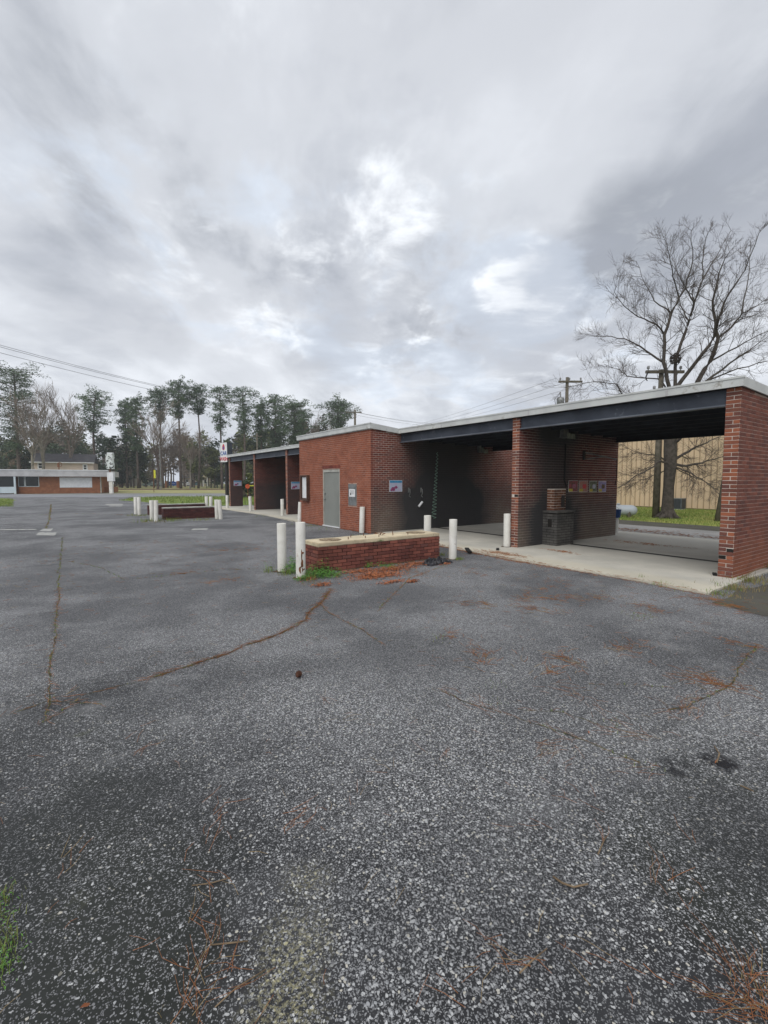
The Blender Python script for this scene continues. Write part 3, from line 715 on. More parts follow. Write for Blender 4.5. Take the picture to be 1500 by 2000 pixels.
def poster(name, q, plane, ax, label, cat, kind, group=None):
    """q = photo corners (x0,y0,x1,y1); plane coordinate; ax 'Y' or 'X'"""
    f = WY if ax == 'Y' else WX
    a = f(q[0], q[3], plane); b_ = f(q[2], q[1], plane); W_ = (b_ - a); wd = abs(W_.x if ax == 'Y' else W_.y); h = b_.z - a.z
    org = Vector((a.x, plane - .012, a.z)) if ax == 'Y' else Vector((plane - .012, a.y, a.z))
    t = thing(name, label, cat, org, 0 if ax == 'Y' else -math.pi / 2, group)
    MB().box(0, -.006, 0, wd, 0, h).build('board', 'sheet_white', t)
    e = .009
    if kind == 'menu':
        MB().box(e, -.008, e, wd - e, -.0065, h - e).build('picture', 'print_lilac', t)
        MB().box(e + .002, -.0105, h * .78, wd - e - .002, -.0085, h - e - .002).build('header', 'print_blue', t)
        bl = MB(); rr = random.Random(4)
        for (cx, cz, r_, mm) in ((.3, .25, .18, 0), (.5, .38, .14, 0), (.16, .16, .12, 0)):
            bl.add([(wd * cx + math.cos(k * .7) * r_ * wd * rr.uniform(.7, 1.1), -.0105 - .0004 * cx, max(e, h * cz + math.sin(k * .7) * r_ * h * rr.uniform(.7, 1.1))) for k in range(9)], [tuple(range(9))])
        bl.build('print_shape', 'print_pink', t)
    else:
        MB().box(e, -.008, e, wd - e, -.0065, h - e).build('picture', kind, t)
        MB().box(e + .003, -.0105, e + .003, wd * .45, -.0085, h * .28).build('caption', 'print_yellow', t)
        bl = MB().add([(wd * .6 + math.cos(k * .785) * .22 * wd, -.0105, h * .5 + math.sin(k * .785) * .3 * h * (1 if k % 2 else .6)) for k in range(8)], [tuple(range(8))])
        bl.build('print_shape', {'print_crimson': 'print_pink', 'print_salmon': 'sign_red', 'print_olive': 'print_lilac', 'print_sky': 'brown_case'}[kind], t)
    return t
poster('menu_board', (760, 938, 785, 960.6), SE, 'Y', 'white framed menu board on the soot stained wall right of the room corner', 'sign', 'menu')
poster('menu_board', (568.5, 941, 586.5, 955.5), S4, 'Y', 'menu board on the partition just left of the equipment room, above a bollard', 'sign', 'menu')
poster('menu_board', (456.5, 938.8, 471.5, 949), S6, 'Y', 'small menu board in the leftmost bay nearest the road', 'sign', 'menu')
for q, kd, lab in (((1109, 938.5, 1127.5, 961), 'print_crimson', 'poster with a dark crimson picture, first from the pedestal'),
                   ((1129.5, 939, 1147, 961), 'print_salmon', 'poster with a salmon red figure between the crimson and the dark green posters'),
                   ((1149.5, 939.5, 1165, 961), 'print_olive', 'poster with a dark green picture and pale bottle shape'),
                   ((1167.5, 939.5, 1183, 961), 'print_sky', 'poster with a violet blue picture nearest the back opening')):
    poster('poster', q, S2, 'Y', lab, 'poster', kd, 'row of small posters in the near bay')
# glass front menu case beside the door
a, b_ = WX(592, 977, XF), WX(605, 928, XF)
t = thing('display_case', 'tall brown wall case with a white panel inside left of the grey door', 'display case', (XF - .005, a.y, a.z), -math.pi / 2)
wd, h = abs(b_.y - a.y), b_.z - a.z
MB().box(0, -.05, 0, wd, 0, h).box(0, -.13, 0, wd, -.05, .07).box(0, -.13, h - .05, wd, -.05, h).box(0, -.13, .07, .05, -.05, h - .05).box(wd - .05, -.13, .07, wd, -.05, h - .05).build('case', 'brown_case', t)
MB().box(.07, -.056, .1, wd - .16, -.051, h - .08).build('panel', 'sheet_white', t)
# hose holders, foam wand, coiled hose
for px, lab in ((798, 'thin steel hose hook on the sooty wall, the one nearer the menu board'), (822, 'thin steel hose hook on the sooty wall above the white wand handle')):
    p = WY(px, 955, SE); z1 = WY(px, 969, SE).z
    t = MB().tube([(p.x, SE - .015, p.z), (p.x, SE - .07, p.z - .01), (p.x, SE - .09, (p.z + z1) / 2), (p.x, SE - .03, z1), (p.x + .01, SE - .09, z1 - .03)], .014, 6).box(p.x - .03, SE - .02, p.z - .12, p.x + .03, SE - .006, p.z + .04).build('hose_hook', 'steel_grey')
    tag(t, lab, 'hook')
p, q = WY(815, 989, SE), WY(822, 980, SE)
t = thing('wash_wand', 'white tubular wand holder hanging tilted on the black stained wall', 'wand', (0, 0, 0))
MB().tube([(p.x, SE - .08, p.z), (q.x, SE - .08, q.z)], .04, 10).build('tube', 'white_panel', t)
MB().tube([(q.x, SE - .08, q.z), (q.x + .01, SE - .05, q.z + .12)], .012, 6).build('bracket', 'dark_metal', t)
p, q = WY(849, 884, SE), WY(842, 1012, SE)
pts = []
for i in range(31 * 10):
    f = i / 309; a = i / 10 * 2 * math.pi * .62; r_ = .025 + .055 * f
    pts.append((p.x + (q.x - p.x) * f + math.cos(a) * r_, SE - .14 + math.sin(a) * r_, p.z + (q.z - p.z) * f))
t = MB().tube(pts, .0085, 5).build('coiled_hose', 'hose_green', smooth=True); tag(t, 'pale green coiled hose hanging in front of the blackened wall', 'hose')
# swing boom in the near bay
b0 = WY(1139, 890, S2); bz1 = WY(1139, 884, S2).z; bz2 = WY(1140, 897, S2).z
t = thing('wash_boom', 'thin steel swing boom arm fixed to the divider wall with hose dangling at its tip', 'boom', (0, 0, 0))
MB().box(b0.x - .04, S2 - .05, bz2 - .02, b0.x + .04, S2 - .005, bz1 + .06).build('bracket', 'dark_metal', t)
tip = WY(1204, 897, S2 - .35)
MB().tube([(b0.x, S2 - .05, bz1), (tip.x, tip.y, tip.z)], .016, 8).tube([(b0.x, S2 - .05, bz2), (b0.x * .45 + tip.x * .55, S2 - .05 + (tip.y - S2 + .05) * .55, bz2 + (tip.z - bz2) * .4 + .07)], .012, 8).build('arm', 'steel_grey', t)
MB().tube([tuple(tip), (tip.x + .04, tip.y, tip.z - .05), (tip.x + .03, tip.y, tip.z - .5), (tip.x - .02, tip.y, tip.z - .75)], .011, 6).build('hose', 'rubber', t)

# ------------------------------------------------------------------ brick islands
def cap_mesh(L, W_, zb, zt, seed):
    bm = bmesh.new(); rr = random.Random(seed)
    bmesh.ops.create_cube(bm, size=1)
    bmesh.ops.scale(bm, vec=(L + .02, W_ + .02, zt - zb), verts=bm.verts); bmesh.ops.translate(bm, vec=(L / 2, W_ / 2, (zb + zt) / 2), verts=bm.verts)
    bmesh.ops.subdivide_edges(bm, edges=[e for e in bm.edges if abs((e.verts[0].co - e.verts[1].co).x) > 1], cuts=24)
    bmesh.ops.bevel(bm, geom=[e for e in bm.edges if e.calc_face_angle(0) > .8], offset=.012, segments=2, affect='EDGES')
    for v_ in bm.verts: v_.co += Vector((rr.uniform(-.003, .003), mnoise.noise(v_.co * 6) * .008, mnoise.noise(v_.co * 5 + Vector((seed, 0, 0))) * .007))
    me = bpy.data.meshes.new('cap'); bm.to_mesh(me); bm.free(); me.materials.append(MATS['concrete_cap']); return me
def island(c, L, W_, courses, singles, label, group, bolts=True):
    """c = near-left ground corner, runs along +X (L) and +Y (W_)"""
    t = thing('brick_island', label, 'brick island', (c.x, c.y, 0), 0, group)
    zt = courses * CH; BM = 'brick_island' if singles else 'brick_island_dark'
    base = MB().box(.008, .008, 0, L - .008, W_ - .008, zt).build('mortar_core', 'mortar_dark', t)
    mbs = MB(); tp = lambda s: zt + .001
    def rnd(ob, mid, z, rr):
        ob.location += Vector((rr.uniform(-.004, .004), rr.uniform(-.004, .004), 0)); ob.rotation_euler.rotate_axis('Z', rr.uniform(-.02, .02))
    for (o, u_, n_, LL, off) in (((0, 0), (1, 0), (0, -1), L, 0), ((0, 0), (0, 1), (-1, 0), W_, 1), ((0, W_), (1, 0), (0, 1), L, 0), ((L, 0), (0, 1), (1, 0), W_, 1)):
        brick_wall(mbs, o, u_, n_, LL, 0, tp, single=(lambda s, z: True) if singles and (n_ in ((0, -1), (-1, 0))) else None, parent=base, mat=BM, rnd=rnd, proud=.010, off=off)
    if mbs.v: mbs.build('brick_courses', BM, base, kind='stuff')
    cp = bpy.data.objects.new('cap', cap_mesh(L, W_, zt, zt + (.075 if singles else .045), int(L * 10))); COL.objects.link(cp); cp.parent = t
    if not singles: cp.data.materials[0] = MATS['frame_pale']
    for cx in (.42, L - .42):
        rr = random.Random(3)
        ring = []
        for k in range(28): a = k / 28 * 2 * math.pi; r_ = .21 + rr.uniform(-.012, .012); ring.append((cx + math.cos(a) * r_, W_ / 2 + math.sin(a) * r_))
        mm = MB().prism(ring, zt + .07, zt + .0835); 
        if singles: mm.build('rust_ring', 'cap_stain', t)
    if bolts:
        rr = random.Random(9); bt = MB()
        for k in range(9):
            x_ = .75 + k * (L - 1.5) / 8; y_ = W_ * (.3 + .4 * (k % 2)) + rr.uniform(-.05, .05)
            bt = MB().tube([(x_, y_, zt + .06), (x_ + rr.uniform(-.012, .012), y_, zt + .125)], .008, 6); bt.build('bolt', 'rust', t)
        MB().tube([(1.62, .35, zt + .09), (1.68, .38, zt + .13), (1.76, .36, zt + .1), (1.72, .3, zt + .12), (1.66, .33, zt + .085)], .007, 5).build('wire_tangle', 'rust', t)
    return t
c1 = G(622, 1119)
IS1 = island(c1, 2.97, .62, 7, True, 'large brick island with pale concrete cap in the middle of the lot', 'brick vacuum islands')
c2 = G(320, 1015); island(c2, 2.35, .42, 7, False, 'dark brick island between two bollard pairs, the nearer one left of the building', 'brick vacuum islands', False)
c3 = G(291, 1006); island(c3, 2.7, .42, 7, False, 'dark brick island beside the grass verge, behind the other small island', 'brick vacuum islands', False)

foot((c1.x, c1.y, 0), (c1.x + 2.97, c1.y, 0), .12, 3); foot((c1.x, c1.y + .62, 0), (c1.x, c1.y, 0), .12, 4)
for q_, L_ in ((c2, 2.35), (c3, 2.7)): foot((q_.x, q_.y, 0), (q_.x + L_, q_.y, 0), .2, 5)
# ------------------------------------------------------------------ bollards
def make_bollard():
    t = thing('bollard', 'x', 'bollard', group='white steel bollards')
    MB().lathe([(.084, -.02), (.084, .865), (.081, .872), (.076, .872), (.076, .84)], 24).build('pipe', 'white_paint', t, True)
    MB().lathe([(.0755, .845), (.06, .858), (.0, .868)], 24).build('concrete_fill', 'concrete_fill', t, True)
    return t
bproto = make_bollard()
BL_ = [((551, 1117.5), .90, 'straight white bollard, outer one at the left end of the near island', 0, 0),
       ((587.5, 1130), .97, 'white bollard with rust scars near its foot at the corner of the near island', 0, .005),
       ((884, 1093), .86, 'white bollard right of the near island beside the black bag', 0, .01),
       ((834.6, 1079), .87, 'white bollard half hidden behind the right end of the near island', 0, 0),
       ((989.5, 1070.5), .86, 'white bollard standing against the front of the divider pier', 0, 0),
       ((706.5, 1041.5), .85, 'slightly leaning white bollard at the equipment room corner', 0, .035),
       ((585, 1020), .83, 'tilted white bollard at the left corner of the equipment room under the wall case', 0, .06),
       ((551.7, 1008), .82, 'white bollard in front of the grey pedestal in the left wing', 0, 0),
       ((489.5, 999), .84, 'white bollard at the partition before the leftmost bay', 0, -.03),
       ((444, 993.5), .82, 'white bollard next to the dark post of the car wash sign', 0, 0),
       ((297, 1016.5), .86, 'left bollard of the pair at the left end of the nearer small island', 0, 0),
       ((305, 1018.5), .88, 'right bollard of the pair at the left end of the nearer small island', 0, .02),
       ((424, 1013.6), .86, 'left bollard of the pair at the right end of the nearer small island', 0, -.02),
       ((431.3, 1014.4), .86, 'leaning right bollard of the pair at the right end of the nearer small island', 0, -.06),
       ((265.6, 1004), .87, 'left bollard of the pair at the left end of the island by the verge', 0, 0),
       ((272.4, 1006), .89, 'right bollard of the pair at the left end of the island by the verge', 0, 0),
       ((404.4, 1001), .86, 'left bollard of the pair at the right end of the island by the verge', 0, -.02),
       ((411.8, 1001.5), .86, 'right bollard of the pair at the right end of the island by the verge', 0, .02)]
for i, ((px, py), hgt, lab, r0, lean) in enumerate(BL_):
    o = bproto if i == 0 else copy_tree(bproto)
    p = G(px, py); p = p + (p - CAM).to_2d().to_3d().normalized() * .08
    o.location = (p.x, p.y, 0); o.scale = (1, 1, hgt / .87); o['label'] = lab
    o.rotation_euler = (0, lean * math.cos(YAW), i * 1.3) if 0 else (lean * .58 * 0, lean, 0)
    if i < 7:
        rf = random.Random(i); struct(MB().poly([(p.x + math.cos(a * .35) * rf.uniform(.10, .17), p.y + math.sin(a * .35) * rf.uniform(.10, .17)) for a in range(18)], (SF + .004) if i == 4 else .0072).build('foot_dirt_shade', 'soil_shade'))  # ragged disc of dirt and painted contact shade round the bollard foot
    if i == 1:
        sm = MB(); rr = random.Random(2)
        ca = math.atan2(CAM.y - p.y, CAM.x - p.x) + .15
        for (h0, h1, w_, da) in ((.08, .2, .045, -.1), (.17, .3, .03, .15), (.26, .47, .012, .05), (.12, .17, .06, .2), (.38, .42, .03, .25)):
            pts = []
            for k in range(10):
                a = k / 10 * 2 * math.pi; an = ca + da + math.cos(a) * w_ / .084 * rr.uniform(.6, 1.1); z_ = (h0 + h1) / 2 + math.sin(a) * (h1 - h0) / 2 * rr.uniform(.7, 1.1)
                pts.append((.0855 * math.cos(an), .0855 * math.sin(an), z_))
            sm.add(pts, [tuple(range(10))])
        s_ = sm.build('rust_scar', 'rust', o)
# blue bucket upturned on a bollard behind the near bay
p = G(1204, 1041); p = Vector((max(p.x, DB + .35), p.y, 0)); p = G(1203.5, 1042)
o = copy_tree(bproto); o.location = (p.x, p.y, 0); o.scale = (.75, .75, .59); o['label'] = 'white bollard behind the near bay carrying a blue bucket'
t = thing('bucket', 'blue plastic bucket on the bollard behind the near bay', 'bucket', (p.x, p.y, .515)); t.scale = (.8, .8, .75)
MB().lathe([(0, 0), (.13, .0), (.155, .33), (.165, .33), (.165, .35), (.145, .35), (.13, .03), (0, .03)], 18).build('tub', 'blue_plastic', t, True)
MB().tube([(-.16, 0, .33), (-.12, .03, .42), (0, .05, .46), (.12, .03, .42), (.16, 0, .33)], .006, 5).build('handle', 'steel_grey', t)

# ------------------------------------------------------------------ behind the car wash
TB = thing('metal_warehouse', 'tan ribbed sheet metal building behind the lawn', 'building', (Xd, 0, 0))
MB().box(0, -24, 0, 14, 26, 5.9).build('wall', 'tan_metal', TB)
rb = MB(); y = -24
k = 0
while y < 26:
    y += .305
    rb.hexa([(-.035, y - .012, .05), (0, y - .03, .05), (0, y + .03, .05), (-.035, y + .012, .05), (-.035, y - .012, 5.85), (0, y - .03, 5.85), (0, y + .03, 5.85), (-.035, y + .012, 5.85)])
rb.build('rib', 'tan_rib', TB, kind='stuff')
MB().box(-.12, -24.1, 5.9, 14.1, 26.1, 6.05).build('roof', 'fascia', TB)
MB().box(-.02, -24.02, 0, .0, 26.02, .06).build('base_trim', 'brown_case', TB)
p = G(1345, 993)
t = thing('air_conditioner', 'grey outdoor air conditioning unit at the foot of the tan metal building', 'air conditioner', (Xd - 1.0, p.y - .1, 0.012))
t.scale = (.72, .76, .62)
MB().box(-.42, -.45, .05, .42, .45, 1.02).build('cabinet', 'ac_grey', t)
MB().box(-.45, -.48, 1.02, .45, .48, 1.08).build('top_cover', 'steel_grey', t)
lv = MB()
for k in range(14): lv.box(-.44, -.40, .12 + k * .063, -.421, .40, .145 + k * .063)
for k in range(14): lv.box(-.38, -.47, .12 + k * .063, .38, -.451, .145 + k * .063)
lv.build('louvre', 'dark_metal', t, kind='stuff')
MB().box(-.5, -.53, 0, .5, .53, .05).build('pad', 'concrete_slab', t)
# propane tank
p = G(1207, 1010)
t = thing('propane_tank', 'pale horizontal gas tank on short stubby legs at the edge of the lawn', 'gas tank', (p.x, p.y, .012), 0)
pa_, pb_ = G(1196, 1010), G(1230, 1011)
dirv = (pb_ - pa_).normalized(); dirv = Vector((.55, -.83, 0)).normalized()
prof = [(0, -.80), (.10, -.78), (.18, -.72), (.23, -.64), (.245, -.56), (.245, .56), (.23, .64), (.18, .72), (.10, .78), (0, .80)]
Mx = Matrix.Translation((0, 0, .32)) @ Vector(dirv).to_track_quat('Z', 'Y').to_matrix().to_4x4()
MB().lathe(prof, 24).xform(Mx).build('tank', 'tank_white', t, True)
MB().lathe([(0, .24), (.07, .24), (.07, .30), (.06, .32), (0, .32)], 12).xform(Matrix.Translation((0, 0, .32))).build('valve_dome', 'tank_white', t, True)
for s_ in (-.45, .45):
    q = dirv * s_; n_ = Vector((-dirv.y, dirv.x, 0))
    l_ = MB()
    for e in (-.19, .19): c_ = q + n_ * e; l_.box(c_.x - .05, c_.y - .05, 0, c_.x + .05, c_.y + .05, .26)
    l_.build('leg', 'wood_pole', t)
# utility poles
def upole(px, pybase, pytop, lab, arms, Z=None, lean=0, r=.15, transformer=False, ang=None):
    b0 = G(px, pybase) if Z is None else CF((px - 750) / FPX * Z, Z)
    Zd = (b0 - CAM).x * math.sin(YAW) + (b0 - CAM).y * math.cos(YAW)
    zt = AT(px, pytop, Zd).z
    t = thing('utility_pole', lab, 'utility pole', (b0.x, b0.y, 0), -YAW if ang is None else ang)
    MB().tube([(0, 0, -.1), (lean * .5, 0, zt * .5), (lean, 0, zt)], [r, r * .85, r * .65], 12).build('pole', 'wood_pole', t, True)
    for (dz, w0, w1, ins) in arms:
        a_ = MB().box(w0, -.1 - .06, zt - dz - .06, w1, -.1 + .06, zt - dz + .06).build('crossarm', 'wood_pole', t)
        for x_ in ins: MB().lathe([(.02, 0), (.02, .06), (.07, .08), (.05, .12), (.07, .15), (.04, .2), (0, .21)], 8, (x_, -.1, zt - dz + .06)).build('insulator', 'porcelain', a_, True)
    if transformer:
        MB().lathe([(0, 0), (.24, 0), (.24, .75), (.2, .82), (0, .85)], 14, (-.42, 0, zt - 2.15)).build('transformer', 'steel_grey', t, True)
        MB().tube([(-.42, 0, zt - 1.32), (-.44, 0, zt - .95)], .05, 8).build('bushing', 'porcelain', t)
        MB().tube([(-.72, 0, zt - 1.9), (-.8, 0, zt - 1.4), (-.6, 0, zt - 1.2), (-.44, 0, zt - 1.0)], .02, 5).build('jumper', 'dark_metal', t)
    return t, zt
up1 = upole(1280.5, 1011.5, 722, 'stout wooden utility pole beside the bare tree trunk', [(.12, -.75, .95, (-.65, .8)), (1.0, -.45, 1.3, (-.35, .5, 1.2))], lean=0)
# strings of insulators and dropped jumpers
js = MB()
for (x_, z_) in ((-.7, .12), (-.35, 1.05), (.1, 1.05), (.6, .2), (1.1, 1.05)):
    js.tube([(x_, -.18, up1[1] - z_), (x_ - .1, -.18, up1[1] - z_ - .28), (x_ - .02, -.18, up1[1] - z_ - .42)], [.035, .03, .02], 5)
js.build('jumper', 'dark_metal', up1[0], kind='stuff')
up2 = upole(1102, 990, 737, 'utility pole with a transformer rising behind the car wash roof', [(.3, -.6, .95, (-.5, .1, .85))], Z=31, transformer=True)
up3 = upole(694, 960, 800, 'far utility pole behind the flat roof of the equipment room', [(.4, -1.2, .9, (-1.1, .0, .8))], Z=62, r=.2)
up4 = upole(504, 950, 846, 'thin far pole with a short crossarm above the left wing roof', [(.5, -.9, .9, ())], Z=75, r=.16)
lp = upole(1400.7, 1018.7, 860, 'slim leaning dark wooden pole by the right pier, at the edge of the lawn', [], lean=.45, r=.12)
# wires
simple('wire_grey', (.16, .165, .18), None, 2)
def wire(a, b_, sag, lab, r=.012, group='overhead wires'):
    pts = [a.lerp(b_, i / 24) - Vector((0, 0, sag * 4 * (i / 24) * (1 - i / 24))) for i in range(25)]
    o = MB().tube(pts, r * .62, 4).build('power_line', 'wire_grey'); tag(o, lab, 'power line', group)
for k, (y0, ym, lab) in enumerate(((667, 803, 'overhead wire crossing the left sky, topmost of the three'), (671, 805, 'overhead wire crossing the left sky, just under the topmost'), (683, 812, 'overhead wire crossing the left sky, lowest of the three'))):
    a = AT(-60, y0 - 10, 22); b_ = AT(694 + (k - 1) * 8, ym, 62); wire(a, b_, 1.1, lab, .017)
    wire(b_, AT(900 + k * 10, 829 + k * 3, 95), .5, ['faint wire running right from the far pole, topmost', 'faint wire running right from the far pole, middle', 'faint wire running right from the far pole, lowest'][k], .022)
for k, lab in enumerate(('wire falling left from the transformer pole, topmost', 'wire falling left from the transformer pole, middle', 'wire falling left from the transformer pole, lowest')):
    wire(AT(1088 + k * 16, 738 + k * 9, 31), AT(800 + k * 12, 832, 85), .3, lab, .016)

# ------------------------------------------------------------------ bare tree
def grow(mb, p, d, L, r, depth, rr, up=.12, spread=.6, minr=.006, tw=None, sides=5):
    n = 4 if depth > 1 else 3; pts = [p.copy()]; rad = [r]; q = p.copy(); dd = d.copy()
    for i in range(n):
        dd = (dd + Vector((rr.uniform(-1, 1), rr.uniform(-1, 1), rr.uniform(-.7, .8))) * .17 + Vector((0, 0, up))).normalized()
        q = q + dd * (L / n); pts.append(q.copy()); rad.append(r * (1 - .55 * (i + 1) / n))
    tgt = mb if (depth > 1 or tw is None) else tw
    tgt.tube(pts, rad, sides if depth > 2 else (4 if depth == 2 else 3), cap=False)
    if depth == 0: return
    nb = {4: 4, 3: 5, 2: 6, 1: 5}.get(depth, 4)
    for k in range(nb):
        f = rr.uniform(.25, 1.0) if k else 1.0
        i = min(n - 1, int(f * n)); b_ = pts[i].lerp(pts[i + 1], f * n - i)
        ax = dd.orthogonal().normalized(); ax.rotate(Matrix.Rotation(rr.uniform(0, 6.28), 3, dd)); 
        nd = (dd + ax * rr.uniform(.45, 1.0) * spread * 1.3).normalized()
        grow(mb, b_, nd, L * rr.uniform(.5, .75), max(minr, rad[i] * rr.uniform(.5, .68)), depth - 1, rr, up, spread, minr, tw, sides)
def bare_tree():
    tb = G(1302.6, 1012.6); Zt = (tb - CAM).x * math.sin(YAW) + (tb - CAM).y * math.cos(YAW)
    t = thing('bare_tree', 'big leafless tree on the lawn behind the near bay, branches rising over the roof', 'tree', (tb.x, tb.y, 0))
    f2 = Vector((math.sin(YAW), math.cos(YAW), 0))
    def P(px, py, dz=0.0): 
        k = AT(px, py, Zt + dz); return k - Vector((tb.x, tb.y, 0))
    rr = random.Random(21); trunk, limbs, twigs = MB(), MB(), MB()
    tr = [P(1302.6, 1016), P(1303, 1005), P(1304, 985), P(1306, 950), P(1309, 912), P(1309, 880), P(1310, 840), P(1311, 800), P(1312, 768)]
    trunk.tube(tr, [.42, .29, .235, .215, .245, .26, .25, .24, .22], 14)
    for k in range(7):
        a = k * .9 + .3; trunk.tube([(math.cos(a) * .55, math.sin(a) * .55, -.03), (math.cos(a) * .3, math.sin(a) * .3, .13), (math.cos(a) * .16, math.sin(a) * .16, .5)], [.06, .11, .07], 6)
    c7 = lambda cx, cy: (1050 + cx * .3, 420 + cy * .3)
    L = [  # photo polylines with start radius, depth drift
        ([c7(860, 1130), c7(820, 960), c7(825, 780), c7(870, 640), c7(920, 540), c7(965, 470), c7(1010, 300), c7(1000, 100)], .13, -.3),
        ([c7(825, 780), c7(770, 710), c7(650, 660), c7(560, 590), c7(500, 500)], .06, -.8),
        ([c7(820, 960), c7(700, 880), c7(600, 820), c7(480, 790), c7(380, 790)], .07, .8),
        ([c7(870, 640), c7(760, 560), c7(700, 450), c7(640, 300)], .05, .6),
        ([c7(920, 540), c7(880, 400), c7(860, 280), c7(830, 160)], .045, -.9),
        ([c7(895, 1130), c7(900, 930), c7(955, 780), c7(985, 690), c7(1020, 570), c7(1075, 420), c7(1080, 260), c7(1110, 110)], .12, .4),
        ([c7(985, 690), c7(930, 590), c7(920, 520)], .05, .4),
        ([c7(1020, 570), c7(960, 470), c7(880, 330)], .05, -.6),
        ([c7(1075, 420), c7(1160, 280), c7(1260, 100)], .05, 1.0),
        ([c7(900, 1130), c7(1030, 960), c7(1150, 790), c7(1170, 690), c7(1240, 520), c7(1350, 360), c7(1440, 120)], .13, -1.0),
        ([c7(1040, 1090), c7(1125, 950), c7(1175, 800), c7(1150, 650), c7(1140, 560), c7(1180, 380), c7(1250, 240)], .16, -.2),
        ([c7(1175, 800), c7(1270, 720), c7(1330, 640), c7(1430, 590), c7(1540, 520)], .08, .5),
        ([c7(1330, 640), c7(1370, 420), c7(1390, 200)], .05, .9),
        ([c7(1090, 1090), c7(1250, 965), c7(1380, 880), c7(1540, 760)], .09, .6),
        ([c7(1130, 950), c7(1300, 860), c7(1440, 780), c7(1600, 700)], .06, -.5),
        ([c7(1040, 1110), c7(1300, 1000), c7(1500, 950), c7(1650, 930)], .06, 1.0),
        ([(1311, 768), (1285, 740), (1225, 735), (1210, 722), (1180, 712)], .06, 1.2),
        ([(1311, 768), (1260, 775), (1215, 770), (1205, 750), (1160, 745), (1130, 752)], .06, -1.2),
        # low limbs seen through the bay
        ([(1308, 905), (1290, 900), (1270, 915), (1240, 930), (1212, 950), (1195, 958)], .07, -.8),
        ([(1306, 908), (1290, 892), (1265, 888), (1235, 880), (1212, 868)], .05, .8),
        ([(1308, 915), (1285, 925), (1262, 935), (1240, 938)], .045, .4),
        ([(1312, 900), (1330, 890), (1350, 878), (1380, 865), (1410, 850)], .12, .3),
        ([(1314, 905), (1340, 910), (1365, 905), (1390, 898), (1420, 888)], .10, -.5),
        ([(1314, 912), (1345, 922), (1370, 935), (1390, 950), (1405, 965)], .06, -1.0),
        ([(1320, 915), (1350, 930), (1380, 942), (1400, 955), (1412, 950)], .04, .8),
        ([(1310, 870), (1330, 855), (1350, 840), (1378, 800), (1395, 760)], .11, -.7),
        ([(1309, 870), (1290, 850), (1270, 830), (1240, 800), (1220, 790)], .07, .9)]
    for pl, r0, dr in L:
        n = len(pl); pts = [P(x_, y_, dr * (i / (n - 1)) * 2.2) for i, (x_, y_) in enumerate(pl)]
        # smooth subdivision with small kinks
        q = []
        for i in range(n - 1):
            for k in range(3):
                w_ = pts[i].lerp(pts[i + 1], k / 3)
                if k: w_ += Vector((rr.uniform(-1, 1), rr.uniform(-1, 1), rr.uniform(-1, 1))) * .035
                q.append(w_)
        q.append(pts[-1]); m_ = len(q); rad = [max(.010, r0 * .66 * (1 - .88 * i / (m_ - 1))) for i in range(m_)]
        limbs.tube(q, rad, 8, cap=False)
        low = pl[-1][1] > 840
        for i in range(2, m_):
            for rep in range(2 if rad[i] < .08 else 1):
                if rr.random() < .15: continue
                d0 = (q[i] - q[i - 1]).normalized(); ax = d0.orthogonal().normalized(); ax.rotate(Matrix.Rotation(rr.uniform(0, 6.28), 3, d0))
                nd = (d0 * .7 + ax * rr.uniform(.5, 1.0)).normalized()
                grow(limbs, q[i], nd, rr.uniform(.45, .9) * (.85 if low else 1) * (.7 if pl[-1][1] < 520 and i > m_ * .7 else 1), min(.018, max(.008, rad[i] * .42)), 2, rr, -.02 if low else .05, .75, .0038, twigs, 5)
    trunk.build('trunk', 'bark', t, True); limbs.build('limbs', 'bark', t, True); twigs.build('twigs', 'twig', t, kind='stuff')
    ns = MB(); c_ = P(1319, 701)
    for k in range(160):
        a = rr.uniform(0, 6.28); e = rr.uniform(-.2, .22); r_ = .22 * math.sqrt(max(0, 1 - (e / .26) ** 2)); b_ = a + rr.uniform(.5, 1.6)
        ns.tube([c_ + Vector((math.cos(a) * r_, math.sin(a) * r_, e)), c_ + Vector((math.cos(b_) * r_, math.sin(b_) * r_, e + rr.uniform(-.05, .05)))], .012, 3)
    o = ns.build('nest', 'twig', loc=(tb.x, tb.y, 0)); tag(o, 'round dark nest of twigs in a fork of the big leafless tree', 'nest')
bare_tree()

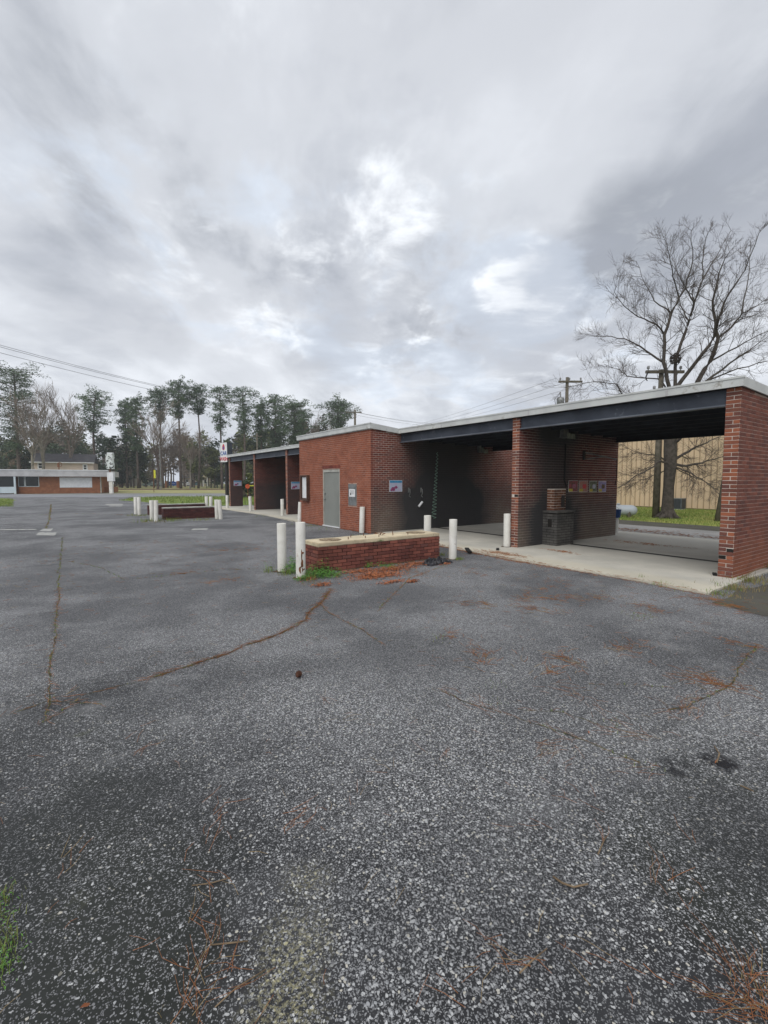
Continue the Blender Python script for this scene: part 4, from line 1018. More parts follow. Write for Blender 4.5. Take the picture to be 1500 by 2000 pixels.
# ------------------------------------------------------------------ far scenery: trees
def leafcloud(mb, c, rx, rz, n, size, rr, thin=1.0):
    for k in range(n):
        while True:
            p = Vector((rr.uniform(-1, 1), rr.uniform(-1, 1), rr.uniform(-1, 1)))
            if p.length < 1: break
        p = Vector((p.x * rx, p.y * rx, p.z * rz)) + c
        a = Vector((rr.uniform(-1, 1), rr.uniform(-1, 1), rr.uniform(-.6, .6))).normalized(); b_ = a.orthogonal(); b_.rotate(Matrix.Rotation(rr.uniform(0, 6.28), 3, a))
        s = size * rr.uniform(.5, 1.3)
        mb.add([p - a * s, p + b_ * s * .45 * thin, p + a * s, p - b_ * s * .5 * thin], [(0, 1, 2, 3)])
def pine(px, ptop, Z, lab, crown_w, crown_h, dens=1.0, bend=0.0, base_w=.26, low=False):
    """crown_w / crown_h are pixel extents in the photo"""
    b0 = CF((px - 750) / FPX * Z, Z); zt = AT(px, ptop, Z).z; rr = random.Random(int(px * 7 + ptop)); k = Z / FPX
    t = thing('pine_tree', lab, 'pine tree', (b0.x, b0.y, 0), -YAW, 'pines beyond the road')
    cw, ch = crown_w * k / 2, crown_h * k
    tr = [Vector((bend * math.sin(i / 8 * 3.1) * k, 0, zt * i / 8 * .97)) for i in range(9)]
    trunk = MB().tube(tr, [base_w * 1.25 * (1 - .7 * i / 8) for i in range(9)], 8)
    limb, fol = MB(), MB()
    nb = int(24 * dens) + 8
    for i in range(nb):
        f = (i + .5) / nb; z_ = zt - ch * f
        prof = (math.sin(min(1, (f * 1.0 + .10)) * math.pi) ** .5) * rr.choice((.6, 1.0, 1.25))
        if low: prof = .45 + .55 * f
        reach = cw * (prof * rr.uniform(.45, 1.05) + .06); a = i * 2.4 + rr.uniform(-.4, .4)
        s0 = Vector((bend * math.sin(z_ / zt * 3.1) * k, 0, z_)); e0 = s0 + Vector((math.cos(a) * reach, math.sin(a) * reach, reach * rr.uniform(.0, .35)))
        limb.tube([s0, s0.lerp(e0, .5) + Vector((0, 0, .05 * reach)), e0], [.08, .05, .03], 4)
        for j in range(5):
            c_ = s0.lerp(e0, rr.uniform(.35, 1.1)) + Vector((rr.gauss(0, .5), rr.gauss(0, .5), rr.gauss(.1, .45)))
            leafcloud(fol, c_, cw * rr.uniform(.14, .34), rr.uniform(.3, .75), 30, .27 * Z / 110, rr, .40)
    leafcloud(fol, Vector((0, 0, zt - .6)), cw * .3, .8, 60, .26, rr, .45)
    trunk.build('trunk', 'bark_pine', t, True); limb.build('limbs', 'bark_pine', t); fol.build('crown', 'needle_far', t, kind='stuff')
rr_p = random.Random(5)
PINES = [(40, 722, 92, 'broad tall pine at the far left edge behind the low storefront', 100, 130, 2.3, 0, .32),
         (195, 768, 110, 'pine with curved trunk just right of the tan house roof', 58, 60, 1.1, -8, .3),
         (250, 786, 116, 'slender pine right of the rusty white pole sign', 34, 60, .9, 0, .24),
         (271, 779, 112, 'narrow dense pine left of the forked bare tree', 34, 75, 1.2, 0, .26),
         (320, 763, 112, 'pine with open crown above the street light pole', 50, 48, .9, -3, .24),
         (354, 748, 108, 'tallest straight pine over the blue sign', 42, 50, 1.0, 0, .27),
         (388, 757, 110, 'sparse pine leaning slightly, between the tallest pine and the car wash sign', 56, 55, .8, 5, .24),
         (434, 757, 105, 'straight thin pine directly behind the car wash sign', 42, 78, .7, 0, .24),
         (477, 764, 105, 'round crowned pine above the roof of the leftmost bay', 54, 60, 1.0, 3, .26),
         (512, 790, 112, 'small ragged pine right of the round crowned pine', 34, 60, .8, 0, .24),
         (540, 776, 112, 'pine with dense upper crown above the left wing roof', 44, 80, 1.5, 0, .26),
         (577, 789, 108, 'broad dark pine just left of the equipment room roof', 64, 80, 2.3, 0, .3),
         (661, 786, 108, 'spreading pine above the equipment room roof', 58, 50, 1.4, 0, .3),
         (-60, 780, 110, 'pine outside the left edge of the photo', 60, 70, 1.2, 0, .3)]
for p in PINES[:-1]: pine(*p[:4], p[4] * (1.0 if p[0] == 40 else 1.18), p[5] * rr_p.uniform(.9, 1.35), p[6] * (1.5 if p[0] == 40 else 1.15), *p[7:])
def far_bare(px, ptop, Z, lab, mat='bark_pale', r=.3, L=None, seed=1, up=.1):
    b0 = CF((px - 750) / FPX * Z, Z); zt = AT(px, ptop, Z).z; rr = random.Random(seed)
    t = thing('bare_tree', lab, 'tree', (b0.x, b0.y, 0), -YAW, 'leafless trees beyond the road')
    tk, br, tw = MB(), MB(), MB()
    pts = [Vector((rr.uniform(-.3, .3) * (i > 0), 0, zt * .55 * i / 4)) for i in range(5)]
    tk.tube(pts, [r, r * .85, r * .75, r * .65, r * .55], 7)
    for i in range(5):
        d = Vector((math.cos(i * 1.3 + seed) * .5, math.sin(i * 1.3 + seed) * .5, 1)).normalized()
        grow(br, pts[2 + i % 3], d, zt * .30, r * .42, 3, rr, up, .55, .028, tw, 4)
    tk.build('trunk', mat, t); br.build('limbs', mat, t); tw.build('twigs', 'twig_far', t, kind='stuff')
far_bare(69, 790, 88, 'pale trunked leafless tree behind the storefront, left of a pair', seed=2, r=.3)
far_bare(86, 770, 90, 'pale trunked leafless tree behind the storefront, right of a pair', seed=5, r=.34)
far_bare(140, 782, 95, 'wide leafless tree above the tan house roof', 'twig_far', .3, seed=8)
far_bare(309, 800, 100, 'dark forked leafless tree beside the street light pole', 'bark_pine', .3, seed=11)
far_bare(372, 840, 104, 'pale slim leafless tree right of the blue sign', seed=14, r=.22)
far_bare(334, 850, 120, 'brown leafless tree behind the blue sign', 'twig_far', .25, seed=17)
far_bare(610, 815, 112, 'thin leafless tree behind the equipment room roof edge', 'twig_far', .25, seed=19)
far_bare(625, 822, 115, 'faint leafless tree left of the spreading pine', 'twig_far', .22, seed=23)
# woodland mass
rr = random.Random(77)
masses = {'leaf_dark': MB(), 'leaf_olive': MB(), 'leaf_rust': MB(), 'twig_far': MB()}
stems = MB()
def crown(px, ptop, Z, wpx, kind, n=650, hfrac=.75):
    k = Z / FPX; b0 = CF((px - 750) / FPX * Z, Z); zt = AT(px, ptop, Z).z; cw = wpx * k / 2
    stems.tube([(b0.x, b0.y, 0), (b0.x + rr.uniform(-.4, .4), b0.y, zt * .6)], [.22, .12], 5)
    nc = 12
    for i in range(nc):
        a = rr.uniform(0, 6.28); q = rr.uniform(0, 1) ** .5; z_ = zt * (1 - hfrac * rr.uniform(.06, 1)); f = 1 - abs((z_ / zt - .55)) * .9
        c_ = Vector((b0.x + math.cos(a) * cw * q * f * .8, b0.y + math.sin(a) * cw * q * f * .8, z_))
        leafcloud(masses[kind], c_, cw * .42, zt * .11, n // nc, .42 * Z / 120, rr, .22 if kind == 'twig_far' else .8)
for i in range(150):
    px = rr.uniform(-160, 720); Z = rr.uniform(118, 178)
    top = 862 + 14 * math.sin(px * .031) + rr.uniform(-22, 22) - (12 if px > 470 else 0) - (15 if 60 < px < 130 else 0)
    kd = rr.choices(['leaf_dark', 'leaf_olive', 'leaf_rust', 'twig_far'], [1.8, 3.4, 1.4, 4.0])[0]
    if 300 < px < 375: kd = rr.choice(['twig_far', 'leaf_rust', 'twig_far'])
    crown(px, top, Z, rr.uniform(34, 62), kd)
for (px, top, wp_, kd, Z) in ((262, 835, 60, 'leaf_dark', 118), (225, 850, 50, 'leaf_dark', 115), (50, 868, 50, 'leaf_dark', 96), (130, 845, 60, 'leaf_dark', 116), (500, 850, 60, 'leaf_dark', 116), (545, 820, 50, 'leaf_dark', 118), (600, 820, 60, 'leaf_rust', 125), (420, 870, 50, 'leaf_olive', 118), (640, 815, 50, 'leaf_dark', 120), (425, 905, 40, 'leaf_dark', 125), (240, 905, 36, 'leaf_dark', 120), (275, 880, 44, 'leaf_dark', 118), (15, 850, 60, 'leaf_dark', 118), (90, 850, 50, 'leaf_rust', 120), (380, 860, 40, 'leaf_olive', 118), (480, 862, 44, 'leaf_olive', 112), (40, 860, 60, 'leaf_rust', 112)):
    crown(px, top, Z, wp_, kd, 1100, .8)
for i in range(46):
    ang = rr.uniform(720, 2300); Z = rr.uniform(95, 150)
    crown(ang, 885 + rr.uniform(-10, 18), Z, 60, rr.choice(['leaf_dark', 'leaf_olive', 'twig_far']), 300)
# garden greenery seen through the leftmost bay
for px, top, Z, kd in ((486, 925, 48, 'leaf_olive'), (480, 938, 46, 'leaf_dark'), (495, 932, 50, 'leaf_dark')): crown(px, top, Z, 22, kd, 500, .95)
for nm, mm in masses.items():
    o = mm.build('woodland', nm, kind='stuff'); tag(o, {'leaf_dark': 'dark evergreen undergrowth and trees of the far wood', 'leaf_olive': 'olive green budding trees of the far wood', 'leaf_rust': 'rust brown leafy trees of the far wood', 'twig_far': 'grey brown leafless thicket of the far wood'}[nm], 'woods')
o = stems.build('woodland_stems', 'bark_pine', kind='stuff'); tag(o, 'thin stems standing in the far wood', 'woods')

# ------------------------------------------------------------------ storefront across the road
def pxl(px, Z): return (px - 750) / FPX * Z
ZS = 66.0
def facade(px0, Z, ang):
    """origin and px -> local x for a front wall turned by ang, through photo column px0 at depth Z"""
    c, sn = math.cos(ang), math.sin(ang); cx = pxl(px0, Z)
    return CF(cx, Z), (lambda px: (Z * (px - 750) / FPX - cx) / (c - (px - 750) / FPX * sn)), -YAW + ang
O_, X, RZ = facade(198, ZS, math.radians(24))
ST = thing('storefront', 'low flat roofed brick storefront with wide white fascia across the road at left', 'building', O_, RZ)
zf = lambda py: AT(0, py, ZS).z
zt_, zb_ = zf(919), zf(931)
MB().box(X(38), 0, 0, X(198), 12, zb_).build('wall', 'store_brick', ST)
bk = MB(); 
for k in range(int(zb_ / .135)):       # double courses: single ones are far below a pixel here
    x_ = X(38.5) + (k % 2) * .2
    while x_ < X(197.5):
        a, b_ = x_, min(x_ + .39, X(198)); x_ += .40
        zc_ = k * .135 + .067
        if zf(953) < zc_ < zf(930) + .1 and X(117) < (a + b_) / 2 < X(182): continue
        if zc_ > zf(952) and (a + b_) / 2 < X(80): continue
        bk.box(a, -.02, k * .135, b_, 0, k * .135 + .12)
bk.build('brick_courses', 'store_brick_unit', ST, kind='stuff')
MB().box(X(-60), -.9, zb_, X(214), 12.5, zt_).build('roof', 'store_fascia', ST)
MB().box(X(-60), -.96, zt_ - .06, X(214) + .05, -.901, zt_ + .05).build('roof_edge', 'white_panel', ST)
MB().box(X(-60), .5, 0, X(37.9), 11.9, zb_).build('back_wall', 'store_brick', ST)
bp = MB().box(X(118), -.06, zf(952), X(181), -.021, zf(932.5)).build('boarded_window', 'white_panel', ST)
for k in range(9):
    x_ = X(118) + (X(181) - X(118)) * k / 9; MB().box(x_ + .02, -.075, zf(952) + .03, x_ + (X(181) - X(118)) / 9 - .02, -.061, zf(932.5) - .03).build('panel', 'white_panel', bp)
for a, b_ in ((37.5, 50), (51, 78)):
    f = MB().box(X(a), -.08, zf(950), X(b_), -.03, zf(950) + .06).box(X(a), -.08, zf(950) + .06, X(a) + .06, -.03, zb_).box(X(b_) - .06, -.08, zf(950) + .06, X(b_), -.03, zb_).build('window', 'pale_blue_paint', ST)
    MB().box(X(a) + .06, -.06, zf(950) + .06, X(b_) - .06, -.035, zb_ - .02).build('pane', 'glass_dark', f)
for px in (-30, 1.5, 34):
    MB().box(X(px) - .1, -.85, 0, X(px) + .1, -.65, zb_).build('column', 'pale_blue_paint', ST)
for a, b_ in ((-29, 0.5), (2.5, 33)):
    f = MB().box(X(a), -.75, .1, X(b_), -.68, zf(950)).build('window', 'pale_blue_paint', ST)
    MB().box(X(a) + .05, -.73, zf(950) + .02, X(b_) - .05, -.70, zb_ - .02).build('pane', 'glass_dark', f)
MB().box(X(198) + .01, 3, 0, X(198) + 1.3, 8, zf(952)).build('side_wall', 'store_brick', ST)
MB().box(X(196.8), -.05, 0, X(198.6), .3, zb_).build('corner_trim', 'frame_pale', ST)
# rooftop rusty vent
p = AT(115.5, 921, ZS + .5)
t = thing('rusty_antenna', 'rusty round bracket standing on the storefront roof', 'antenna', (p.x, p.y, zt_), -YAW)
MB().tube([(0, 0, 0), (0, 0, 1.1)], .07, 6).build('post', 'rust', t)
MB().tube([(.12 + .32 * math.cos(a * .5236), 0, .85 + .32 * math.sin(a * .5236)) for a in range(13)], .045, 5).build('ring', 'rust', t)
MB().box(-.18, -.06, .5, .06, .06, 1.0).build('plate', 'rust', t)
# old pole sign
t = thing('pole_sign', 'tall white rusty pole sign with flaking upper box right of the storefront', 'sign', CF(pxl(218, 64), 64), -YAW)
z64 = lambda py: AT(218, py, 64).z
MB().box(-.22, -.15, 0, .22, .15, z64(940)).build('post', 'white_paint', t)
MB().box(-.38, -.22, z64(940), .45, .22, z64(922.5)).build('sign_box', 'white_panel', t)
MB().tube([(-.1, 0, z64(922.6)), (-.1, 0, z64(916))], .08, 8).build('neck', 'rust', t)
m, nt, b = new_mat('flaked_sign'); x, y, z = nt.pos()
fin(nt, b, nt.mix(nt.ss(nt.noise(2.4, 5, .7) + nt.ss(z, 5.2, 6.0) * .12, .52, .56), (.62, .66, .65), (.03, .035, .03)), .6)
MB().box(-.48, -.25, z64(916), .45, .25, z64(886)).build('sign_box', 'flaked_sign', t)
MB().box(-.32, -.2, z64(886), .42, .2, z64(884)).build('lid', 'white_panel', t)
# tan house behind
ZH = 95.0
O_, X, RZ = facade(185, ZH, math.radians(26))
H = thing('house', 'tan sided house with dark roof rising behind the storefront', 'house', O_, RZ); zh = lambda py: AT(125, py, ZH).z
MB().box(X(65), 0, 0, X(185), 8, zh(904)).build('wall', 'tan_siding', H)
ro = MB(); e0, e1_ = zh(904), zh(891.5)
ro.add([(X(62), -.5, e0), (X(187), -.5, e0), (X(187), 4, e1_ + .6), (X(62), 4, e1_ + .6), (X(187), 8.5, e0), (X(62), 8.5, e0)], [(0, 1, 2, 3), (3, 2, 4, 5), (0, 3, 5), (1, 4, 2), (0, 5, 4, 1)])
ro.build('roof', 'shingle_dark', H)
MB().box(X(61.5), -.62, e0 - .14, X(187.5), -.5, e0 + .04).build('gutter', 'white_panel', H)
MB().box(X(63.8), -.04, 0, X(65.4), .2, e0 - .15).build('corner_board', 'white_panel', H)
for a, b_, y0, y1 in ((76.5, 87, 905, 917), (164, 173.5, 907, 918.5)):
    f = MB().box(X(a), -.08, zh(y1), X(b_), -.01, zh(y0)).build('window', 'white_panel', H)
    MB().box(X(a + 2.2), -.1, zh(y1 - 1.8), X(b_ - 2.2), -.085, zh((y0 + y1) / 2 + .5)).build('pane', 'glass_dark', f)
    MB().box(X(a + 2.2), -.1, zh((y0 + y1) / 2 - .5), X(b_ - 2.2), -.085, zh(y0 + 1.8)).build('pane', 'glass_dark', f)
for k in range(22):
    z_ = .3 + k * .22
    if z_ < e0 - .3: MB().box(X(65.5), -.012, z_, X(185), -.001, z_ + .02).build('siding_board', 'tan_siding', H)
# far houses
def far_house(x0, x1, Z, zw, zr_, lab, wall, gables, wins):
    O_, X, RZ = facade(x1, Z, math.radians(26)); h = thing('house', lab, 'house', O_, RZ, 'single storey houses beyond the trees'); A_ = lambda py: AT(x0, py, Z).z
    MB().box(X(x0), 0, 0, X(x1), 8, zw).build('wall', wall, h)
    MB().add([(X(x0) - .5, -.6, zw), (X(x1) + .5, -.6, zw), (X(x1) + .5, 4, zr_), (X(x0) - .5, 4, zr_), (X(x1) + .5, 8.6, zw), (X(x0) - .5, 8.6, zw)], [(0, 1, 2, 3), (3, 2, 4, 5), (0, 3, 5), (1, 4, 2), (0, 5, 4, 1)]).build('roof', 'shingle_dark', h)
    for (a, b_, hh) in gables:
        q = MB().add([(X(a), -1.2, zw), (X(b_), -1.2, zw), ((X(a) + X(b_)) / 2, -1.2, zw + hh), (X(a), 1, zw), (X(b_), 1, zw), ((X(a) + X(b_)) / 2, 3.5, zw + hh)], [(0, 1, 2), (0, 2, 5, 3), (1, 4, 5, 2)]); q.build('gable', 'cream_wall', h)
        MB().box(X(a) + .05, -1.1, 0, X(a) + .3, -.85, zw).build('porch_post', 'white_panel', h); MB().box(X(b_) - .3, -1.1, 0, X(b_) - .05, -.85, zw).build('porch_post', 'white_panel', h)
    for (a, b_) in wins:
        f = MB().box(X(a) - .1, -.06, .9, X(b_) + .1, 0, 2.3).build('window', 'white_panel', h); MB().box(X(a), -.08, 1.0, X(b_), -.065, 2.2).build('pane', 'glass_dark', f)
far_house(226, 292, 172, 2.9, 5.2, 'cream house with two small gabled porches left of the feather flag', 'cream_wall', [(238, 248, 1.1), (259, 268, 1.1)], [(231, 235), (250, 254), (272, 276), (281, 285)])
far_house(288, 318, 165, 2.9, 4.8, 'cream house with one wide gable behind the street light pole', 'cream_wall', [(291, 311, 2.3)], [(295, 299), (303, 308)])
far_house(358, 392, 168, 2.9, 5.0, 'grey shadowed house behind the white car', 'tan_siding', [], [(364, 368), (376, 381)])
far_house(394, 425, 160, 3.0, 5.6, 'dark roofed house left of the car wash sign', 'cream_wall', [(396, 406, 1.4)], [(400, 403), (412, 416)])
# cars
def car(px, Z, lab, paint, L=4.4, rot=0):
    t = thing('parked_car', lab, 'car', CF(pxl(px, Z), Z), -YAW + rot, 'cars parked by the far houses')
    side = [(-L / 2, .35), (-L / 2, .8), (-L / 2 + .15, .95), (-L * .22, 1.0), (-L * .08, 1.42), (L * .2, 1.46), (L * .36, 1.05), (L / 2 - .05, .95), (L / 2, .6), (L / 2, .35)]
    n = len(side); vs = [(x_, -.85, z_) for x_, z_ in side] + [(x_, .85, z_) for x_, z_ in side]
    MB().add(vs, [tuple(range(n)), tuple(range(2 * n - 1, n - 1, -1))] + [(i, n + i, n + (i + 1) % n, (i + 1) % n) for i in range(n)]).build('body', paint, t)
    MB().add([(-L * .19, -.86, 1.0), (-L * .07, -.86, 1.36), (L * .19, -.86, 1.4), (L * .32, -.86, 1.04)], [(0, 3, 2, 1)]).build('side_window', 'glass_dark', t)
    MB().add([(-L * .222, -.7, 1.03), (-L * .222, .7, 1.03), (-L * .085, .65, 1.4), (-L * .085, -.65, 1.4)], [(0, 1, 2, 3)]).xform(Matrix.Translation((-.02, 0, .01))).build('windscreen', 'glass_dark', t)
    for s_ in (-L * .32, L * .32):
        for yy in (-.82, .66): w_ = MB().lathe([(0, -.08), (.3, -.08), (.32, 0), (.3, .08), (0, .08)], 14).xform(Matrix.Translation((s_, yy + .08, .32)) @ Matrix.Rotation(math.pi / 2, 4, 'X')); w_.build('wheel', 'rubber', t)
    for yy in (-.6, .6): MB().box(-L / 2 - .02, yy - .15, .62, -L / 2 + .01, yy + .15, .76).build('headlight', 'lens_glass', t)
car(361, 158, 'white car parked right of the blue sign', 'car_white'); car(382, 162, 'teal car parked right of the white car', 'car_teal', 4.2)
car(293, 150, 'sage green car parked left of the light pole', 'car_sage', 4.3); car(307, 152, 'pale car parked directly by the light pole', 'car_sage', 4.6)
# blue ground sign
t = thing('ground_sign', 'blue curved top sign between brick posts in the far mulch bed', 'sign', CF(pxl(337, 120), 120), -YAW)
prof = [(-1.2, .55)] + [(-1.2 + 2.4 * i / 8, 1.45 + .25 * math.sin(i / 8 * math.pi)) for i in range(9)] + [(1.2, .55)]
MB().prism([(a, b_) for a, b_ in prof], -.06, .06).xform(Matrix.Rotation(math.pi / 2, 4, 'X')).build('board', 'sign_blue', t)
MB().box(-.8, -.09, 1.05, .8, -.065, 1.1).build('trim_line', 'sheet_white', t)
for s_ in (-1.5, 1.5): MB().box(s_ - .28, -.28, 0, s_ + .28, .28, 1.75).build('brick_post', 'store_brick', t)
# flag, light pole, yellow
t = thing('feather_flag', 'narrow yellow feather flag on a thin pole beyond the road', 'flag', CF(pxl(301, 72), 72), -YAW)
MB().tube([(0, 0, 0), (0, 0, AT(301, 917, 72).z)], .05, 6).build('pole', 'rust', t)
MB().box(.05, -.01, AT(301, 934, 72).z, .34, .01, AT(301, 918, 72).z).build('banner', 'flag_yellow', t)
t = thing('street_light', 'slim pale metal light pole in the far mulch bed', 'light pole', CF(pxl(315, 96), 96), -YAW)
MB().tube([(0, 0, 0), (0, 0, AT(315, 872, 96).z)], [.13, .09], 8).build('pole', 'steel_grey', t); MB().tube([(0, 0, AT(315, 872, 96).z - .1), (.5, 0, AT(315, 871, 96).z), (1.0, 0, AT(315, 871, 96).z)], .05, 6).build('arm', 'steel_grey', t)
# far hedge / chain fence
t = thing('chain_fence', 'dark green chain link fence along the far yard left of the sign post', 'fence', CF(pxl(404, 110), 110), -YAW)
fl_ = MB(); 
for k in range(40): fl_.tube([(k * .25 - .2, 0, 0), (k * .25 + 1.2, 0, 1.4)], .02, 3); fl_.tube([(k * .25 + 1.2, 0, 0), (k * .25 - .2, 0, 1.4)], .02, 3)
fl_.build('mesh', 'leaf_dark', t, kind='stuff')
for k in range(5): MB().tube([(k * 2.6, 0, 0), (k * 2.6, 0, 1.5)], .05, 6).build('post', 'leaf_dark', t)
MB().box(-.3, -.02, 1.4, 10.6, .02, 1.46).build('rail', 'leaf_dark', t)
# orange-red thing seen through the leftmost bay
t = thing('road_barrier', 'orange red round marker with a yellow arm seen through the leftmost bay', 'barrier', CF(pxl(484, 44), 44), -YAW)
MB().lathe([(0, -.04), (.22, -.04), (.22, .04), (0, .04)], 16).xform(Matrix.Translation((0, 0, 1.2)) @ Matrix.Rotation(math.pi / 2, 4, 'X')).build('disc', 'red_barrel', t)
MB().box(.2, -.03, 1.22, 1.6, .03, 1.3).build('arm', 'flag_yellow', t); MB().tube([(0, .06, 0), (0, .06, 1.1)], .04, 6).build('post', 'rust', t)

# ------------------------------------------------------------------ car wash sign
base = G(443.5, 984); ZG = (base - CAM).x * math.sin(YAW) + (base - CAM).y * math.cos(YAW)
ctr = CF(pxl(443.5, ZG), ZG); zs0, zs1 = AT(441, 903, ZG).z, AT(441, 864.5, ZG).z
rot = -YAW - math.radians(38)
t = thing('car_wash_sign', 'white box sign reading CAR WASH in blue and red on a dark post', 'sign', ctr, rot)
MB().box(-.11, -.07, -.1, .11, .11, zs0 + .02).build('post', 'dark_metal', t)
wS = .44
bx = MB().box(-wS, -.19, zs0, wS, .24, zs1).build('cabinet', 'beam_paint', t)
MB().box(-wS + .015, -.205, zs0 + .015, wS - .015, -.191, zs1 - .015).build('face', 'sheet_white', t)
def text(s, size, x_, z_, mat, parent, sx=1.0):
    cu = bpy.data.curves.new('lettering', 'FONT'); cu.body = s; cu.size = size; cu.extrude = .006; cu.align_x = 'CENTER'; cu.offset = size * .018
    o = bpy.data.objects.new('lettering', cu); dg = bpy.context.evaluated_depsgraph_get()
    COL.objects.link(o); dg.update(); me = bpy.data.meshes.new_from_object(o.evaluated_get(dg)); bpy.data.objects.remove(o)
    me.materials.clear(); me.materials.append(MATS[mat])
    me.transform(Matrix.Translation((x_, -.212, z_)) @ Matrix.Diagonal((sx, 1, 1, 1)) @ Matrix.Rotation(math.pi / 2, 4, 'X'))
    ob = bpy.data.objects.new('lettering', me); COL.objects.link(ob); ob.parent = parent; return ob
hS = zs1 - zs0
text('CAR', hS * .27, .0, zs0 + hS * .36, 'sign_blue', t, 1.0); text('WASH', hS * .27, .0, zs0 + hS * .08, 'sign_red', t, .86)
# drop shaped emblem
em = MB().add([(0 + .15 * s_ * math.sin(a) * (1 - .35 * math.cos(a)), -.212, zs0 + hS * .77 + hS * .16 * math.cos(a)) for a, s_ in [(i * .4488, 1) for i in range(14)]], [tuple(range(14))]); em.build('emblem', 'sign_red', t)
em = MB().add([(.075 * math.sin(i * .7854), -.216, zs0 + hS * .72 + hS * .085 * math.cos(i * .7854)) for i in range(8)], [tuple(range(8))]); em.build('emblem', 'sign_blue', t)

# ------------------------------------------------------------------ litter, cracks and weeds
rr = random.Random(31)
def dist(p): return (p - CAM).length
cracks = [([(650, 1150), (640, 1165), (625, 1180), (600, 1200), (600, 1212), (540, 1240), (490, 1257), (440, 1277), (370, 1300), (300, 1324)], .042),
          ([(625, 1180), (650, 1200), (700, 1225), (745, 1257)], .018), ([(122, 1050), (118, 1090), (114, 1150), (110, 1200), (103, 1290), (96, 1350), (86, 1410)], .022),
          ([(510, 1112), (440, 1112), (360, 1122), (240, 1132)], .014), ([(1480, 1262), (1430, 1335), (1350, 1380), (1305, 1388)], .02),
          ([(1150, 1335), (1290, 1340), (1400, 1310)], .008), ([(90, 1410), (160, 1360), (270, 1332)], .01), ([(0, 1402), (90, 1370), (200, 1375)], .012),
          ([(100, 985), (96, 1015), (90, 1032)], .03), ([(735, 1195), (800, 1130), (870, 1105)], .012), ([(1250, 1490), (1060, 1420), (900, 1370), (860, 1350)], .01),
          ([(60, 1006), (170, 1003), (290, 1008)], .012), ([(130, 1095), (200, 1110), (240, 1132)], .012), ([(1010, 1385), (1100, 1390), (1190, 1420)], .008)]
cm = MB(); cpts = []
for pl, w_ in cracks:
    pts = [G(*p) for p in pl]; q = []
    for a, b_ in zip(pts[:-1], pts[1:]):
        n = max(2, int((b_ - a).length / .07))
        for k in range(n): q.append(a.lerp(b_, k / n))
    q.append(pts[-1]); off = 0
    L_, R_ = [], []
    for i, p in enumerate(q):
        t_ = (q[min(i + 1, len(q) - 1)] - q[max(0, i - 1)]).normalized(); n_ = Vector((-t_.y, t_.x, 0)); off = off * .8 + rr.uniform(-.012, .012)
        c_ = p + n_ * off; ww = w_ * rr.choice((.12, .3, .5, .9)) * rr.uniform(.6, 1.1); L_.append(c_ + n_ * ww * .5); R_.append(c_ - n_ * ww * .5); cpts.append((c_, w_, t_))
    vs = [(p.x, p.y, .003) for p in L_] + [(p.x, p.y, .003) for p in R_]; n = len(L_)
    cm.add(vs, [(i, n + i, n + i + 1, i + 1) for i in range(n - 1)])
o = cm.build('pavement_crack', 'moss_dirt', kind='structure')
cm2 = MB(); nv = 0
for f in cm.f:
    if len(f) != 4: continue
    a, b_, c_, d_ = [Vector(cm.v[i]) for i in f]
    if (a - b_).length < .006: continue
    q = [a.lerp(b_, .38), a.lerp(b_, .60), d_.lerp(c_, .60), d_.lerp(c_, .38)]
    for p in q: p.z = .0045
    cm2.add(q, [(0, 1, 2, 3)])
cm2.build('pavement_crack', 'ink_black', kind='structure')  # narrow black strip paints the dark depth of the crack
nd, npale, gb = MB(), MB(), MB()
def needle(mb, p, L, ang, r, z=.004):
    a = Vector((math.cos(ang), math.sin(ang), 0)); b_ = Vector((-a.y, a.x, 0)) * rr.uniform(-.15, .15) * L
    r = max(r, dist(p) * .00022)
    p0 = Vector((p.x, p.y, z + rr.uniform(0, .004))); p2 = p0 + a * L + Vector((0, 0, rr.uniform(-.002, .008))); p1 = (p0 + p2) / 2 + b_ + Vector((0, 0, rr.uniform(0, .006)))
    mb.tube([p0, p1, p2], [r, r, r * .6], 3, cap=False)
for c_, w_, t_ in cpts:
    for k in range(int(1 + (w_ * 330 if w_ > .03 else w_ * 120))):
        p = c_ + Vector((rr.gauss(0, w_ * .55), rr.gauss(0, w_ * .55), 0)); ang = math.atan2(t_.y, t_.x) + rr.gauss(0, .5)
        if rr.random() < (.75 if dist(p) < 9 else .10): needle(nd, p, rr.uniform(.03, .12), ang, .0009)
